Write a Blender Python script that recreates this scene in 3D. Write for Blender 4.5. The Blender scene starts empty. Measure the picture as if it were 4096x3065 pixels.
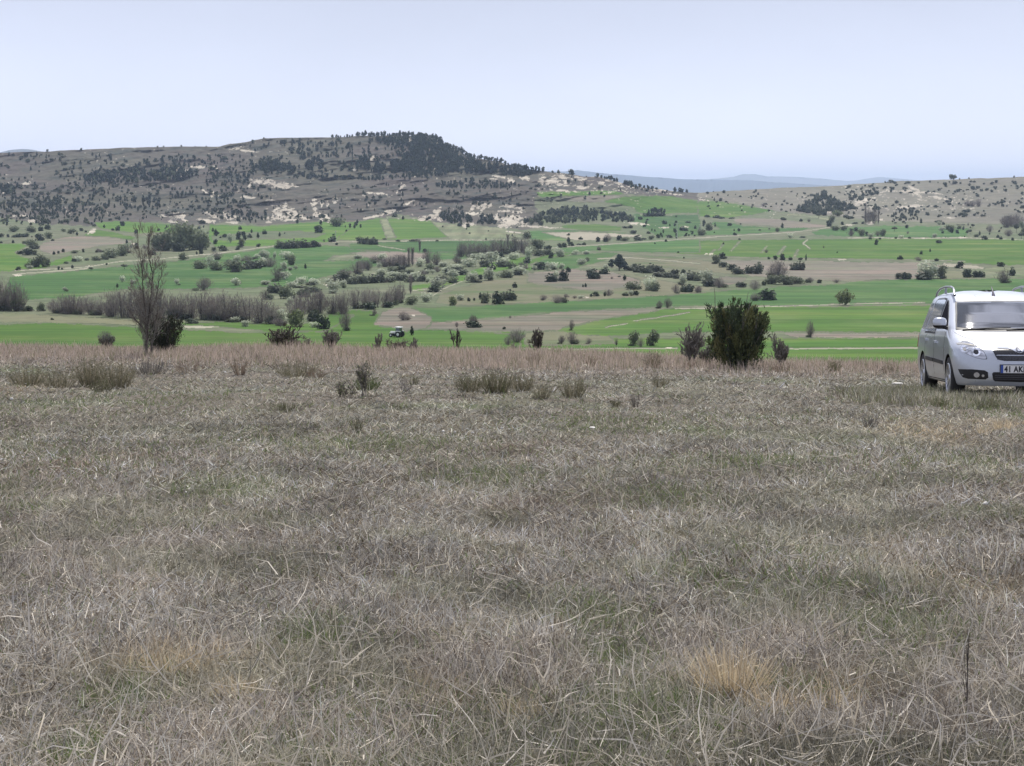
import bpy, bmesh, math, random
import numpy as np
from mathutils import Vector, Matrix

random.seed(7)
rng = np.random.default_rng(7)
SC = bpy.context.scene
COL = SC.collection

# ------------------------------------------------------------------ camera
FPX = 6400.0                 # focal length in pixels of the 4096 px wide photograph
HZN = 760.0                  # row of the level line of sight
EYE = 1.65
PITCH = math.atan((1532.5 - HZN) / FPX)
cam_d = bpy.data.cameras.new("camera")
cam = bpy.data.objects.new("camera", cam_d)
COL.objects.link(cam)
cam_d.sensor_width = 36.0
cam_d.lens = FPX / 4096.0 * 36.0
cam_d.clip_start = 0.1
cam_d.clip_end = 90000.0
cam.location = (0, 0, EYE)
cam.rotation_euler = (math.pi / 2 - PITCH, 0, 0)
SC.camera = cam

# ------------------------------------------------------------------ sky and sun
SUN_EL = math.radians(55)
SUN_AZ = math.radians(12)   # measured from straight ahead, positive = right
world = bpy.data.worlds.new("World")
SC.world = world
world.use_nodes = True
wn = world.node_tree
bg = wn.nodes["Background"]
skyt = wn.nodes.new("ShaderNodeTexSky")
skyt.sky_type = 'NISHITA'
skyt.sun_disc = False
skyt.sun_elevation = SUN_EL
skyt.sun_rotation = SUN_AZ
skyt.altitude = 1000
skyt.air_density = 1.0
skyt.dust_density = 1.4
skyt.ozone_density = 2.0
# a thin even veil of high cloud over the clear sky
veil = wn.nodes.new("ShaderNodeMixRGB")
veil.inputs[0].default_value = 0.84
veil.inputs[2].default_value = (5.70, 5.92, 7.25, 1)
wn.links.new(skyt.outputs[0], veil.inputs[1])
# soft streaks in the veil
tc = wn.nodes.new("ShaderNodeTexCoord")
mp = wn.nodes.new("ShaderNodeMapping")
mp.inputs[3].default_value = (1.2, 1.2, 3.0)
nz = wn.nodes.new("ShaderNodeTexNoise")
nz.inputs["Scale"].default_value = 2.2
nz.inputs["Detail"].default_value = 5
nz.inputs["Roughness"].default_value = 0.55
rp = wn.nodes.new("ShaderNodeMapRange")
rp.inputs[1].default_value = 0.3
rp.inputs[2].default_value = 0.75
rp.inputs[3].default_value = 0.94
rp.inputs[4].default_value = 1.05
mul = wn.nodes.new("ShaderNodeVectorMath")
mul.operation = 'MULTIPLY'
wn.links.new(tc.outputs["Generated"], mp.inputs[0])
wn.links.new(mp.outputs[0], nz.inputs["Vector"])
wn.links.new(nz.outputs[0], rp.inputs[0])
wn.links.new(veil.outputs[0], mul.inputs[0])
wn.links.new(rp.outputs[0], mul.inputs[1])
sx = wn.nodes.new("ShaderNodeSeparateXYZ")
hr = wn.nodes.new("ShaderNodeMapRange")
hr.inputs[1].default_value = 0.0; hr.inputs[2].default_value = 0.12; hr.inputs[3].default_value = 1.42; hr.inputs[4].default_value = 1.0
wn.links.new(tc.outputs["Generated"], sx.inputs[0]); wn.links.new(sx.outputs[2], hr.inputs[0])
# broken cloud overhead
n2 = wn.nodes.new("ShaderNodeTexNoise"); n2.inputs["Scale"].default_value = 4.0; n2.inputs["Detail"].default_value = 6; n2.inputs["Roughness"].default_value = 0.6
wn.links.new(tc.outputs["Generated"], n2.inputs["Vector"])
cr = wn.nodes.new("ShaderNodeMapRange")
cr.inputs[1].default_value = 0.42; cr.inputs[2].default_value = 0.58; cr.inputs[3].default_value = 0.35; cr.inputs[4].default_value = 1.6
wn.links.new(n2.outputs[0], cr.inputs[0])
up = wn.nodes.new("ShaderNodeMapRange"); up.inputs[1].default_value = 0.35; up.inputs[2].default_value = 0.7
wn.links.new(sx.outputs[2], up.inputs[0])
mf = wn.nodes.new("ShaderNodeMix"); mf.data_type = 'FLOAT'
wn.links.new(up.outputs[0], mf.inputs[0]); wn.links.new(hr.outputs[0], mf.inputs[2]); wn.links.new(cr.outputs[0], mf.inputs[3])
m2 = wn.nodes.new("ShaderNodeVectorMath"); m2.operation = 'SCALE'
wn.links.new(mul.outputs[0], m2.inputs[0]); wn.links.new(mf.outputs[0], m2.inputs["Scale"])
wn.links.new(m2.outputs[0], bg.inputs[0])
bg.inputs[1].default_value = 0.098

sl = bpy.data.lights.new("sun", 'SUN')
sl.energy = 4.1
sl.angle = math.radians(0.8)
sl.color = (1.0, 0.955, 0.89)
sun = bpy.data.objects.new("sun", sl)
COL.objects.link(sun)
sdir = Vector((math.cos(SUN_EL) * math.sin(SUN_AZ), math.cos(SUN_EL) * math.cos(SUN_AZ), math.sin(SUN_EL)))
sun.rotation_euler = (-sdir).to_track_quat('-Z', 'Y').to_euler()

SC.view_settings.view_transform = 'Standard'
SC.view_settings.look = 'None'
SC.view_settings.gamma = 1
SC.view_settings.exposure = 0.30
SC.render.engine = 'CYCLES'
SC.cycles.use_denoising = True
SC.cycles.max_bounces = 6
SC.cycles.volume_bounces = 0
SC.cycles.transparent_max_bounces = 8
SC.cycles.sample_clamp_indirect = 4.0

# ------------------------------------------------------------------ small helpers
def tag(o, label=None, cat=None, group=None, kind=None):
    if label: o["label"] = label
    if cat: o["category"] = cat
    if group: o["group"] = group
    if kind: o["kind"] = kind
    return o

def obj(name, me, parent=None):
    o = bpy.data.objects.new(name, me)
    COL.objects.link(o)
    if parent: o.parent = parent
    return o

def np_mesh(name, verts, faces, mats=(), smooth=False, col=None, midx=None):
    """mesh from numpy arrays; faces is an (n,3) or (n,4) array or a list of such arrays"""
    if not isinstance(faces, (list, tuple)): faces = [faces]
    faces = [np.asarray(f, dtype=np.int32) for f in faces if len(f)]
    me = bpy.data.meshes.new(name)
    verts = np.asarray(verts, dtype=np.float32)
    me.vertices.add(len(verts))
    me.vertices.foreach_set("co", verts.ravel())
    loops = np.concatenate([f.ravel() for f in faces])
    tot = np.concatenate([np.full(len(f), f.shape[1], dtype=np.int32) for f in faces])
    start = np.concatenate([[0], np.cumsum(tot)[:-1]]).astype(np.int32)
    me.loops.add(len(loops))
    me.loops.foreach_set("vertex_index", loops)
    me.polygons.add(len(tot))
    me.polygons.foreach_set("loop_start", start)
    me.polygons.foreach_set("loop_total", tot)
    if smooth:
        me.polygons.foreach_set("use_smooth", np.ones(len(tot), dtype=bool))
    if midx is not None:
        me.polygons.foreach_set("material_index", np.asarray(midx, dtype=np.int32))
    me.update(calc_edges=True)
    if col is not None:
        a = me.color_attributes.new("tint", 'FLOAT_COLOR', 'POINT')
        c = np.ones((len(verts), 4), dtype=np.float32)
        c[:, :3] = col
        a.data.foreach_set("color", c.ravel())
    for m in mats: me.materials.append(m)
    return me

def _tab(seed):
    return np.random.default_rng(seed).random((256, 256)).astype(np.float32)
_TABS = [_tab(100 + k) for k in range(6)]
def vnoise(x, y, k=0):
    t = _TABS[k % 6]
    xi = np.floor(x).astype(np.int64); yi = np.floor(y).astype(np.int64)
    fx = x - xi; fy = y - yi
    fx = fx * fx * (3 - 2 * fx); fy = fy * fy * (3 - 2 * fy)
    x0 = xi & 255; x1 = (xi + 1) & 255; y0 = yi & 255; y1 = (yi + 1) & 255
    return (t[x0, y0] * (1 - fx) + t[x1, y0] * fx) * (1 - fy) + (t[x0, y1] * (1 - fx) + t[x1, y1] * fx) * fy
def fbm(x, y, o=4, k=0, g=0.5):
    s = 0; a = 1; n = 0
    for i in range(o):
        s = s + a * vnoise(x * 2 ** i + 17.3 * i, y * 2 ** i - 9.1 * i, k + i); n += a; a *= g
    return s / n
def sstep(a, b, x):
    t = np.clip((x - a) / (b - a), 0, 1); return t * t * (3 - 2 * t)

# ------------------------------------------------------------------ lines of sight
def ray_at(u, v):
    """pixel of the photograph -> (X/Y, -Z/Y) of that line of sight"""
    cy = (v - 1532.5) / FPX; cx = (u - 2048.0) / FPX
    yw = math.cos(PITCH) - math.sin(PITCH) * cy
    return cx / yw, (math.sin(PITCH) + math.cos(PITCH) * cy) / yw

# ------------------------------------------------------------------ materials
def new_mat(name):
    m = bpy.data.materials.new(name); m.use_nodes = True
    return m, m.node_tree, m.node_tree.nodes["Principled BSDF"]

def simple(name, col, rough=0.6, metal=0.0, coat=0.0, spec=0.5, ior=1.5):
    m, nt, b = new_mat(name)
    b.inputs["Base Color"].default_value = (*col, 1)
    b.inputs["Roughness"].default_value = rough
    b.inputs["Metallic"].default_value = metal
    b.inputs["Coat Weight"].default_value = coat
    b.inputs["Coat Roughness"].default_value = 0.04
    b.inputs["Specular IOR Level"].default_value = spec
    b.inputs["IOR"].default_value = ior
    return m

def noise_node(nt, scale, detail=4, rough=0.55, vec=None, stretch=None):
    n = nt.nodes.new("ShaderNodeTexNoise")
    n.inputs["Scale"].default_value = scale
    n.inputs["Detail"].default_value = detail
    n.inputs["Roughness"].default_value = rough
    c = nt.nodes.new("ShaderNodeTexCoord")
    src = c.outputs["Object"]
    if stretch:
        mp = nt.nodes.new("ShaderNodeMapping")
        mp.inputs[3].default_value = stretch[:3]
        if len(stretch) > 3: mp.inputs[2].default_value = (0, 0, stretch[3])
        nt.links.new(src, mp.inputs[0]); src = mp.outputs[0]
    nt.links.new(src, n.inputs["Vector"])
    return n

def ramp(nt, src, stops):
    r = nt.nodes.new("ShaderNodeValToRGB")
    e = r.color_ramp.elements
    while len(e) < len(stops): e.new(0.5)
    for k, (p, c) in enumerate(stops):
        e[k].position = p; e[k].color = (*c, 1)
    nt.links.new(src, r.inputs[0])
    return r

def mixc(nt, fac, a, b, mode='MIX', f=0.5):
    m = nt.nodes.new("ShaderNodeMixRGB"); m.blend_type = mode
    m.inputs[0].default_value = f
    if fac is not None: nt.links.new(fac, m.inputs[0])
    for k, s in ((1, a), (2, b)):
        if isinstance(s, tuple): m.inputs[k].default_value = (*s, 1)
        else: nt.links.new(s, m.inputs[k])
    return m

def ground_mat(name, c1, c2, big=0.012, fine=0.16, c3=None, mid=0.05, amp3=0.5, rows=None, fine_amp=0.35, vary=0.12):
    """c1/c2 broad patches, c3 mid-size patches, fine value variation, optional drill rows"""
    m, nt, b = new_mat(name)
    n1 = noise_node(nt, big, 5)
    r1 = ramp(nt, n1.outputs[0], [(0.36, c1), (0.64, c2)])
    out = r1.outputs[0]
    if c3:
        n3 = noise_node(nt, mid, 6, 0.62)
        rr = ramp(nt, n3.outputs[0], [(0.50, (0, 0, 0)), (0.64, (amp3,) * 3)])
        out = mixc(nt, rr.outputs[0], out, c3).outputs[0]
    if rows:
        n4 = noise_node(nt, 1.0, 2, 0.5, stretch=rows)
        r4 = ramp(nt, n4.outputs[0], [(0.35, (0.78,) * 3), (0.65, (1.16,) * 3)])
        out = mixc(nt, None, out, r4.outputs[0], 'MULTIPLY', 1.0).outputs[0]
        n5 = noise_node(nt, 1.0, 7, 0.7, stretch=(0.012, 0.035, 0.0, 0.3))     # damp hollows and thin crop
        r5 = ramp(nt, n5.outputs[0], [(0.36, (0.74, 0.86, 0.80)), (0.5, (1.0,) * 3), (0.66, (1.30, 1.10, 1.16))])
        out = mixc(nt, None, out, r5.outputs[0], 'MULTIPLY', 1.0).outputs[0]
    n2 = noise_node(nt, fine, 8, 0.68)
    r2 = ramp(nt, n2.outputs[0], [(0.30, (1 - fine_amp,) * 3), (0.70, (1 + fine_amp,) * 3)])
    out = mixc(nt, None, out, r2.outputs[0], 'MULTIPLY', 1.0).outputs[0]
    oi = nt.nodes.new("ShaderNodeObjectInfo")
    mr = nt.nodes.new("ShaderNodeMapRange")
    mr.inputs[3].default_value = 1 - vary; mr.inputs[4].default_value = 1 + vary
    nt.links.new(oi.outputs["Random"], mr.inputs[0])
    vm = nt.nodes.new("ShaderNodeVectorMath"); vm.operation = 'SCALE'
    nt.links.new(out, vm.inputs[0]); nt.links.new(mr.outputs[0], vm.inputs["Scale"])
    nt.links.new(vm.outputs[0], b.inputs["Base Color"])
    b.inputs["Roughness"].default_value = 0.95
    b.inputs["Specular IOR Level"].default_value = 0.15
    bp = nt.nodes.new("ShaderNodeBump"); bp.inputs["Strength"].default_value = 0.6
    bp.inputs["Distance"].default_value = 0.12 / fine * 0.16
    nt.links.new(n2.outputs[0], bp.inputs["Height"]); nt.links.new(bp.outputs[0], b.inputs["Normal"])
    return m

def leaf_mat(name, c1, c2, rough=0.7, trans=0.25, scale=3.0, vary=0.25):
    m, nt, b = new_mat(name)
    n1 = noise_node(nt, scale, 3)
    r1 = ramp(nt, n1.outputs[0], [(0.35, c1), (0.65, c2)])
    oi = nt.nodes.new("ShaderNodeObjectInfo")
    mr = nt.nodes.new("ShaderNodeMapRange")
    mr.inputs[3].default_value = 1 - vary; mr.inputs[4].default_value = 1 + vary
    nt.links.new(oi.outputs["Random"], mr.inputs[0])
    vm = nt.nodes.new("ShaderNodeVectorMath"); vm.operation = 'SCALE'
    nt.links.new(r1.outputs[0], vm.inputs[0]); nt.links.new(mr.outputs[0], vm.inputs["Scale"])
    nt.links.new(vm.outputs[0], b.inputs["Base Color"])
    b.inputs["Roughness"].default_value = rough
    b.inputs["Specular IOR Level"].default_value = 0.2
    if trans > 0:
        t = nt.nodes.new("ShaderNodeBsdfTranslucent")
        mx = nt.nodes.new("ShaderNodeMixShader"); mx.inputs[0].default_value = trans
        nt.links.new(vm.outputs[0], t.inputs[0])
        nt.links.new(b.outputs[0], mx.inputs[1]); nt.links.new(t.outputs[0], mx.inputs[2])
        nt.links.new(mx.outputs[0], nt.nodes["Material Output"].inputs[0])
    return m

def tint_mat(name, rough=0.75, trans=0.3, spec=0.25):
    m, nt, b = new_mat(name)
    a = nt.nodes.new("ShaderNodeAttribute"); a.attribute_name = "tint"
    nt.links.new(a.outputs["Color"], b.inputs["Base Color"])
    b.inputs["Roughness"].default_value = rough
    b.inputs["Specular IOR Level"].default_value = spec
    if trans > 0:
        t = nt.nodes.new("ShaderNodeBsdfTranslucent")
        mx = nt.nodes.new("ShaderNodeMixShader"); mx.inputs[0].default_value = trans
        nt.links.new(a.outputs["Color"], t.inputs[0])
        nt.links.new(b.outputs[0], mx.inputs[1]); nt.links.new(t.outputs[0], mx.inputs[2])
        nt.links.new(mx.outputs[0], nt.nodes["Material Output"].inputs[0])
    return m

GM = {
 'G':  ground_mat("young_wheat", (0.048, 0.118, 0.013), (0.070, 0.142, 0.019), 0.01, 0.10, (0.110, 0.160, 0.040), 0.022, 0.7, rows=(0.004, 0.16, 0.0, 0.15), fine_amp=0.12),
 'E':  ground_mat("bluish_wheat", (0.037, 0.098, 0.022), (0.054, 0.122, 0.029), 0.008, 0.08, (0.098, 0.148, 0.050), 0.02, 0.7, rows=(0.004, 0.10, 0.0, 0.1), fine_amp=0.12),
 'L':  ground_mat("thin_wheat", (0.125, 0.155, 0.075), (0.160, 0.175, 0.100), 0.012, 0.10, (0.20, 0.19, 0.13), 0.03, 0.6, rows=(0.14, 0.01, 0.0, -0.5), fine_amp=0.12),
 'P':  ground_mat("ploughed_soil", (0.142, 0.128, 0.098), (0.168, 0.150, 0.116), 0.012, 0.14, (0.125, 0.135, 0.08), 0.02, 0.5, rows=(0.01, 0.14, 0.0, 0.1), fine_amp=0.16),
 'T':  ground_mat("dry_fallow", (0.118, 0.128, 0.068), (0.155, 0.148, 0.092), 0.012, 0.12, (0.080, 0.118, 0.046), 0.02, 0.9, fine_amp=0.18),
 'Y':  ground_mat("pale_fallow", (0.25, 0.23, 0.17), (0.29, 0.265, 0.20), 0.012, 0.12, fine_amp=0.14),
 'S':  ground_mat("rough_pasture", (0.095, 0.118, 0.062), (0.122, 0.125, 0.078), 0.010, 0.08, (0.080, 0.108, 0.050), 0.03, 0.8, fine_amp=0.35),
 'H':  ground_mat("hill_scrub", (0.088, 0.074, 0.064), (0.092, 0.088, 0.062), 0.006, 0.075, (0.052, 0.060, 0.048), 0.030, 0.85, fine_amp=0.50),
 'Q':  ground_mat("steppe_slope", (0.140, 0.130, 0.102), (0.160, 0.152, 0.112), 0.005, 0.06, (0.10, 0.105, 0.075), 0.015, 0.6, fine_amp=0.32),
 'R':  ground_mat("pale_marl", (0.33, 0.295, 0.235), (0.44, 0.40, 0.32), 0.02, 0.16, (0.24, 0.215, 0.18), 0.09, 0.8, fine_amp=0.35, vary=0.1),
 'D':  ground_mat("dirt_track", (0.24, 0.23, 0.165), (0.30, 0.285, 0.215), 0.02, 0.2, (0.17, 0.185, 0.11), 0.05, 0.8, fine_amp=0.18),
}
# ------------------------------------------------------------------ the near meadow
_mY = np.array([-30, 0, 4.4, 10, 15, 18, 21.5, 23, 25.3, 28, 33, 40, 48, 55, 62, 70, 80, 95])
_mZ = np.array([-1.5, -1.55, -1.63, -2.02, -2.32, -2.50, -2.78, -2.93, -3.13, -3.38, -3.76, -4.24, -4.86, -5.75, -7.0, -8.9, -11.8, -16.0])
_ucr = np.array([-800, 0, 700, 1500, 2200, 2700, 3200, 3600, 4200, 5200])
_vcr = np.array([1380, 1383, 1398, 1408, 1422, 1436, 1448, 1452, 1452, 1452])
def zf(X, Y, bumps=True):
    X = np.asarray(X, float); Y = np.asarray(Y, float)
    z = np.interp(Y, _mY, _mZ)
    a = X / np.maximum(Y, 4.0)
    u = 2048 + np.clip(a, -1, 1) * FPX
    vc = np.interp(u, _ucr, _vcr)
    tc_ = (vc - HZN) / FPX
    f = tc_ / 0.1013
    w = sstep(14, 44, Y)
    z = z * (1 + (f - 1) * w)
    if bumps:
        z = z + (fbm(X / 3.1 + 40, Y / 3.1 + 7, 3, 1) - 0.5) * 0.16 + (fbm(X / 0.55, Y / 0.55, 2, 3) - 0.5) * 0.05 + (fbm(X / 6.5 + 3, Y / 14, 3, 4) - 0.5) * 0.26 * sstep(36, 46, Y)
    return z + EYE

def near_point(u, v):
    """where the line of sight through a pixel meets the meadow"""
    a, t = ray_at(u, v)
    d = np.linspace(2.5, 62, 3000)
    g = zf(a * d, d, False) - (EYE - t * d)
    k = np.argmax(g > 0) if (g > 0).any() else len(d) - 1
    return a * d[k], d[k], float(zf(a * d[k], d[k]))

def near_grid():
    # finer cells close to the camera
    ys = np.concatenate([np.arange(-14, 2.5, 1.2), np.arange(2.5, 14, 0.07), np.arange(14, 34, 0.16), np.arange(34, 96, 0.4)])
    na = 420
    s = np.linspace(-1, 1, na)
    V = []
    half = np.interp(ys, [-14, 2, 14, 96], [8, 6, 12, 48])
    X = s[None, :] * half[:, None]; Y = np.repeat(ys[:, None], na, 1)
    Z = zf(X, Y)
    V = np.stack([X, Y, Z], -1).reshape(-1, 3)
    i = np.arange(len(ys) - 1)[:, None] * na + np.arange(na - 1)[None, :]
    F = np.stack([i, i + 1, i + 1 + na, i + na], -1).reshape(-1, 4)
    return V, F

def meadow_mat():
    m, nt, b = new_mat("meadow_soil")
    n1 = noise_node(nt, 0.35, 6, 0.6)
    r1 = ramp(nt, n1.outputs[0], [(0.35, (0.120, 0.108, 0.084)), (0.5, (0.145, 0.125, 0.105)), (0.66, (0.105, 0.118, 0.070))])
    n2 = noise_node(nt, 18.0, 8, 0.72)
    r2 = ramp(nt, n2.outputs[0], [(0.32, (0.45,) * 3), (0.68, (1.5,) * 3)])
    o = mixc(nt, None, r1.outputs[0], r2.outputs[0], 'MULTIPLY', 1.0)
    n3 = noise_node(nt, 2.2, 5, 0.65)
    r3 = ramp(nt, n3.outputs[0], [(0.60, (0, 0, 0)), (0.72, (0.6,) * 3)])
    o2 = mixc(nt, r3.outputs[0], o.outputs[0], (0.25, 0.215, 0.17))
    nt.links.new(o2.outputs[0], b.inputs["Base Color"])
    b.inputs["Roughness"].default_value = 1.0
    b.inputs["Specular IOR Level"].default_value = 0.1
    bp = nt.nodes.new("ShaderNodeBump"); bp.inputs["Strength"].default_value = 0.9; bp.inputs["Distance"].default_value = 0.02
    nt.links.new(n2.outputs[0], bp.inputs["Height"]); nt.links.new(bp.outputs[0], b.inputs["Normal"])
    return m
V_, F_ = near_grid()
tag(obj("meadow_ground", np_mesh("meadow_ground", V_, F_, [meadow_mat()], smooth=True)), kind="structure")

# ------------------------------------------------------------------ the valley and the hills: one height field
_sk_u = np.array([-700, 0, 180, 300, 500, 700, 880, 920, 1000, 1060, 1150, 1300, 1400, 1440, 1600, 1700, 1750, 1780, 1840, 1870, 1900, 2000, 2050,
                  2100, 2150, 2250, 2330, 2400, 2500, 2600, 2700, 2800, 2950, 3150, 3300, 3400, 3560, 3750, 3900, 4096, 4800])
_sk_v = np.array([618, 612, 606, 600, 592, 588, 587, 577, 566, 553, 552, 550, 548, 543, 543, 547, 562, 582, 602, 626, 634, 646, 667,
                  674, 683, 692, 704, 708, 737, 754, 766, 772, 762, 750, 747, 740, 727, 719, 714, 708, 700])
_Vt = np.array([870, 900, 940, 1000, 1100, 1180, 1250, 1345, 1400, 1470])
_Dt = np.array([1740, 1560, 1350, 1100, 820, 650, 520, 400, 345, 292])
UU = np.arange(-640, 4740, 3.3)
NV = 430
SS = np.linspace(0, 1, NV)
vs = np.interp(UU, _sk_u, _sk_v) + (fbm(UU / 60, UU * 0 + 3, 3, 2) - 0.5) * 5
Dsky = np.interp(UU, [-700, 1300, 1800, 2150, 2500, 2850, 3300, 4096, 4800], [2350, 2300, 2200, 2050, 2050, 2300, 2500, 2350, 2300])
VV = 1470 + (vs[None, :] - 1470) * SS[:, None]
UG = np.repeat(UU[None, :], NV, 0)
DG = np.empty_like(VV)
for j in range(len(UU)):
    DG[:, j] = np.interp(VV[:, j], np.concatenate([[vs[j] - 1], _Vt]), np.concatenate([[Dsky[j]], _Dt]))
ker = np.exp(-0.5 * (np.arange(-12, 13) / 5.0) ** 2); ker /= ker.sum()
pad = np.pad(DG, ((12, 12), (0, 0)), mode='reflect', reflect_type='odd')
DG = sum(pad[k:k + NV] * ker[k] for k in range(25))
AG, TG = ray_at(UG, VV)
# relief: knolls in the valley, gullies and benches on the hills
hillw = sstep(930, 850, VV)
xx = AG * DG; 
n_big = fbm(xx / 260, VV / 70, 4, 0) - 0.5
n_gul = fbm(xx / 60 + 0.02 * VV, VV / 55, 4, 2) - 0.5
n_fin = fbm(xx / 14, VV / 12, 3, 4) - 0.5
DG = DG * (1 + (1 - hillw) * n_big * 0.020) + hillw * (n_big * 60 + n_gul * 58 + n_fin * 15)
def world_of(U, V, D):
    a, t = ray_at(U, V)
    return np.stack([a * D, D, EYE - t * D], -1)
P = world_of(UG, VV, DG)                      # (NV, NU, 3)
# hidden ground between the meadow's far edge and the first visible field
NU = len(UU)
hid = []
a0 = AG[0]
for d, z in ((84, -13.6), (110, -18.5), (150, -24.0), (200, -28.2), (250, -30.8)):
    hid.append(np.stack([a0 * d, np.full(NU, float(d)), np.full(NU, z + EYE)], -1))
# the plateau goes on behind the skyline
bk = []
top = P[-1]
for dd, dz in ((60, -1.5), (200, -6), (600, -22), (1400, -60)):
    q = top.copy(); r = (DG[-1] + dd) / DG[-1]
    q[:, 0] *= r; q[:, 1] *= r; q[:, 2] += dz
    bk.append(q)
ALL = np.concatenate([np.stack(hid), P, np.stack(bk)], 0)
NH = len(hid); NR = ALL.shape[0]
VT = ALL.reshape(-1, 3)
ii = np.arange(NR - 1)[:, None] * NU + np.arange(NU - 1)[None, :]
FT = np.stack([ii, ii + 1, ii + 1 + NU, ii + NU], -1).reshape(-1, 4)
# smooth vertex normals of the whole field, so that no seam shows where two grounds meet
du = np.gradient(ALL, axis=1); dv = np.gradient(ALL, axis=0)
NRM = np.cross(du, dv); NRM /= np.linalg.norm(NRM, axis=-1, keepdims=True) + 1e-9
NRM = NRM.reshape(-1, 3)

# ---- what covers the ground, traced in the photograph and laid on the height field
def CR(x0, y0, s, pts):
    return [(x0 + x / s, y0 + y / s) for x, y in pts]
# (class, name, points) ; later ones lie over earlier ones
FLD = []
def F(c, n, *p, cr=None, amp=2.0):
    pts = [(p[k], p[k + 1]) for k in range(0, len(p), 2)]
    if cr: pts = CR(*cr, pts)
    FLD.append((c, n, np.array(pts, float), amp))
A5 = (700, 850, 2.7586); A6 = (1400, 850, 2.7586); A7 = (2100, 850, 2.7586); A8 = (2700, 950, 2.7586); A4 = (0, 850, 2.7586)
B5 = (2800, 600, 3.16); B6 = (3396, 600, 3.16); B4 = (2100, 500, 3.16)
F('H', 'hillside', -800,400, -800,868, 0,868, 150,893, 350,905, 420,888, 640,888, 720,905, 830,900, 900,890, 1080,902, 1250,884, 1400,886, 1450,884, 1600,856, 1720,884, 1900,900, 2090,918, 2165,905, 2150,860, 2140,800, 2160,768, 2250,763, 2500,775, 2700,790, 2820,802, 2820,400, amp=8)
F('Q', 'steppe_slope', 2790,400, 2790,790, 2950,812, 3100,845, 3400,872, 3560,885, 3800,893, 4800,905, 4800,400, amp=6)
F('Q', 'steppe_slope', 3700,745, 3820,730, 4800,722, 4800,890, 3900,885, 3720,860, 3780,830, 3690,800, amp=8)
# far fields under the blue ridge
F('G', 'green_field', 140,850, 640,838, 940,828, 1130,838, 1250,865, 1210,885, 800,890, 330,910, 220,915, 160,890, cr=B4)
F('P', 'ploughed_field', 300,918, 900,892, 1480,900, 1100,940, 1000,985, 600,975, 330,950, 200,930, cr=B4)
F('G', 'green_field', 1000,960, 1250,905, 1800,895, 2212,960, 2212,1120, 2000,1110, 1600,1140, 1400,1100, 1380,1050, 1180,1000, 1010,985, cr=B4)
F('G', 'green_field', -30,650, 250,650, 800,740, 960,770, 700,815, 350,860, -30,840, cr=B5)
F('E', 'green_field', 1380,1120, 1600,1150, 2212,1130, 2212,1400, 1700,1420, 1550,1330, 1300,1200, cr=B4, amp=5)
F('G', 'green_field', 520,1260, 900,1250, 1230,1290, 1220,1340, 800,1345, 500,1310, 440,1290, cr=B4)
F('E', 'green_field', 60,1340, 500,1325, 1000,1350, 1380,1370, 1200,1378, 700,1355, 220,1355, 400,1410, 560,1450, 480,1475, 60,1450, cr=B4)
F('Y', 'pale_field', 220,1358, 800,1352, 1480,1390, 1470,1415, 1100,1420, 1000,1465, 640,1462, 420,1415, cr=B4)
F('L', 'thin_field', 960,790, 1600,850, 1750,890, 1680,905, 1300,840, 1000,810, cr=B5, amp=4)
F('P', 'ploughed_field', 420,880, 560,855, 900,865, 1200,900, 1600,955, 1580,985, 1200,990, 820,960, 600,945, 460,915, cr=B5)
F('E', 'green_field', 180,900, 420,920, 560,960, 1000,985, 1400,985, 1300,1020, 600,1060, 0,1090, 0,1040, 240,1000, 130,930, cr=B5, amp=5)
F('E', 'green_field', 1560,1000, 2212,960, 2800,960, 3400,1000, 3400,1110, 2212,1110, 1450,1080, 1400,1040, cr=B5, amp=8)
# wide striped field
F('G', 'green_field', 2060,1050, 2230,1012, 2500,985, 2800,962, 3205,958, 3500,954, 4740,962, 4740,1064, 3980,1062, 3800,1048, 3650,1040, 3350,1035, 3000,1030, 2800,1020, 2550,1010, 2400,1004, 2300,1010, 2120,1085, 2080,1080)
F('E', 'green_field', 2220,992, 2500,975, 2800,956, 2800,1012, 2600,1011, 2400,1003, 2260,1012)
F('E', 'green_field', 2120,1060, 2200,1030, 2420,1008, 2480,1012, 2420,1045, 2300,1075, 2150,1082)
# brown slope right of the middle
F('P', 'ploughed_field', 2720,1045, 2850,1040, 3000,1040, 3350,1046, 3700,1050, 3900,1085, 3700,1112, 3400,1128, 3150,1120, 3000,1105, 2860,1072, 2740,1058)
F('T', 'fallow_field', 2440,1040, 2550,1022, 2700,1028, 2900,1050, 2960,1085, 2950,1105, 2800,1080, 2600,1070, 2480,1060)
F('P', 'ploughed_field', 2880,1105, 2990,1108, 2985,1122, 2960,1135, 2880,1150)
F('T', 'fallow_field', 1735,1215, 1760,1180, 1830,1150, 2000,1110, 2130,1085, 2300,1078, 2450,1082, 2600,1110, 2760,1140, 2880,1150, 2750,1178, 2400,1200, 2100,1216, 1850,1224)
F('P', 'ploughed_field', 2110,1092, 2290,1078, 2440,1085, 2560,1120, 2560,1145, 2400,1165, 2220,1150, 2110,1130)
F('Y', 'pale_field', 1165,1425, 1720,1475, 1715,1520, 1560,1510, 1200,1490, cr=B6)
F('L', 'thin_field', 3940,1068, 4740,1070, 4740,1112, 4000,1115, 3930,1100)
F('T', 'fallow_field', 3760,1080, 3860,1085, 3900,1115, 3770,1118)
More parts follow.
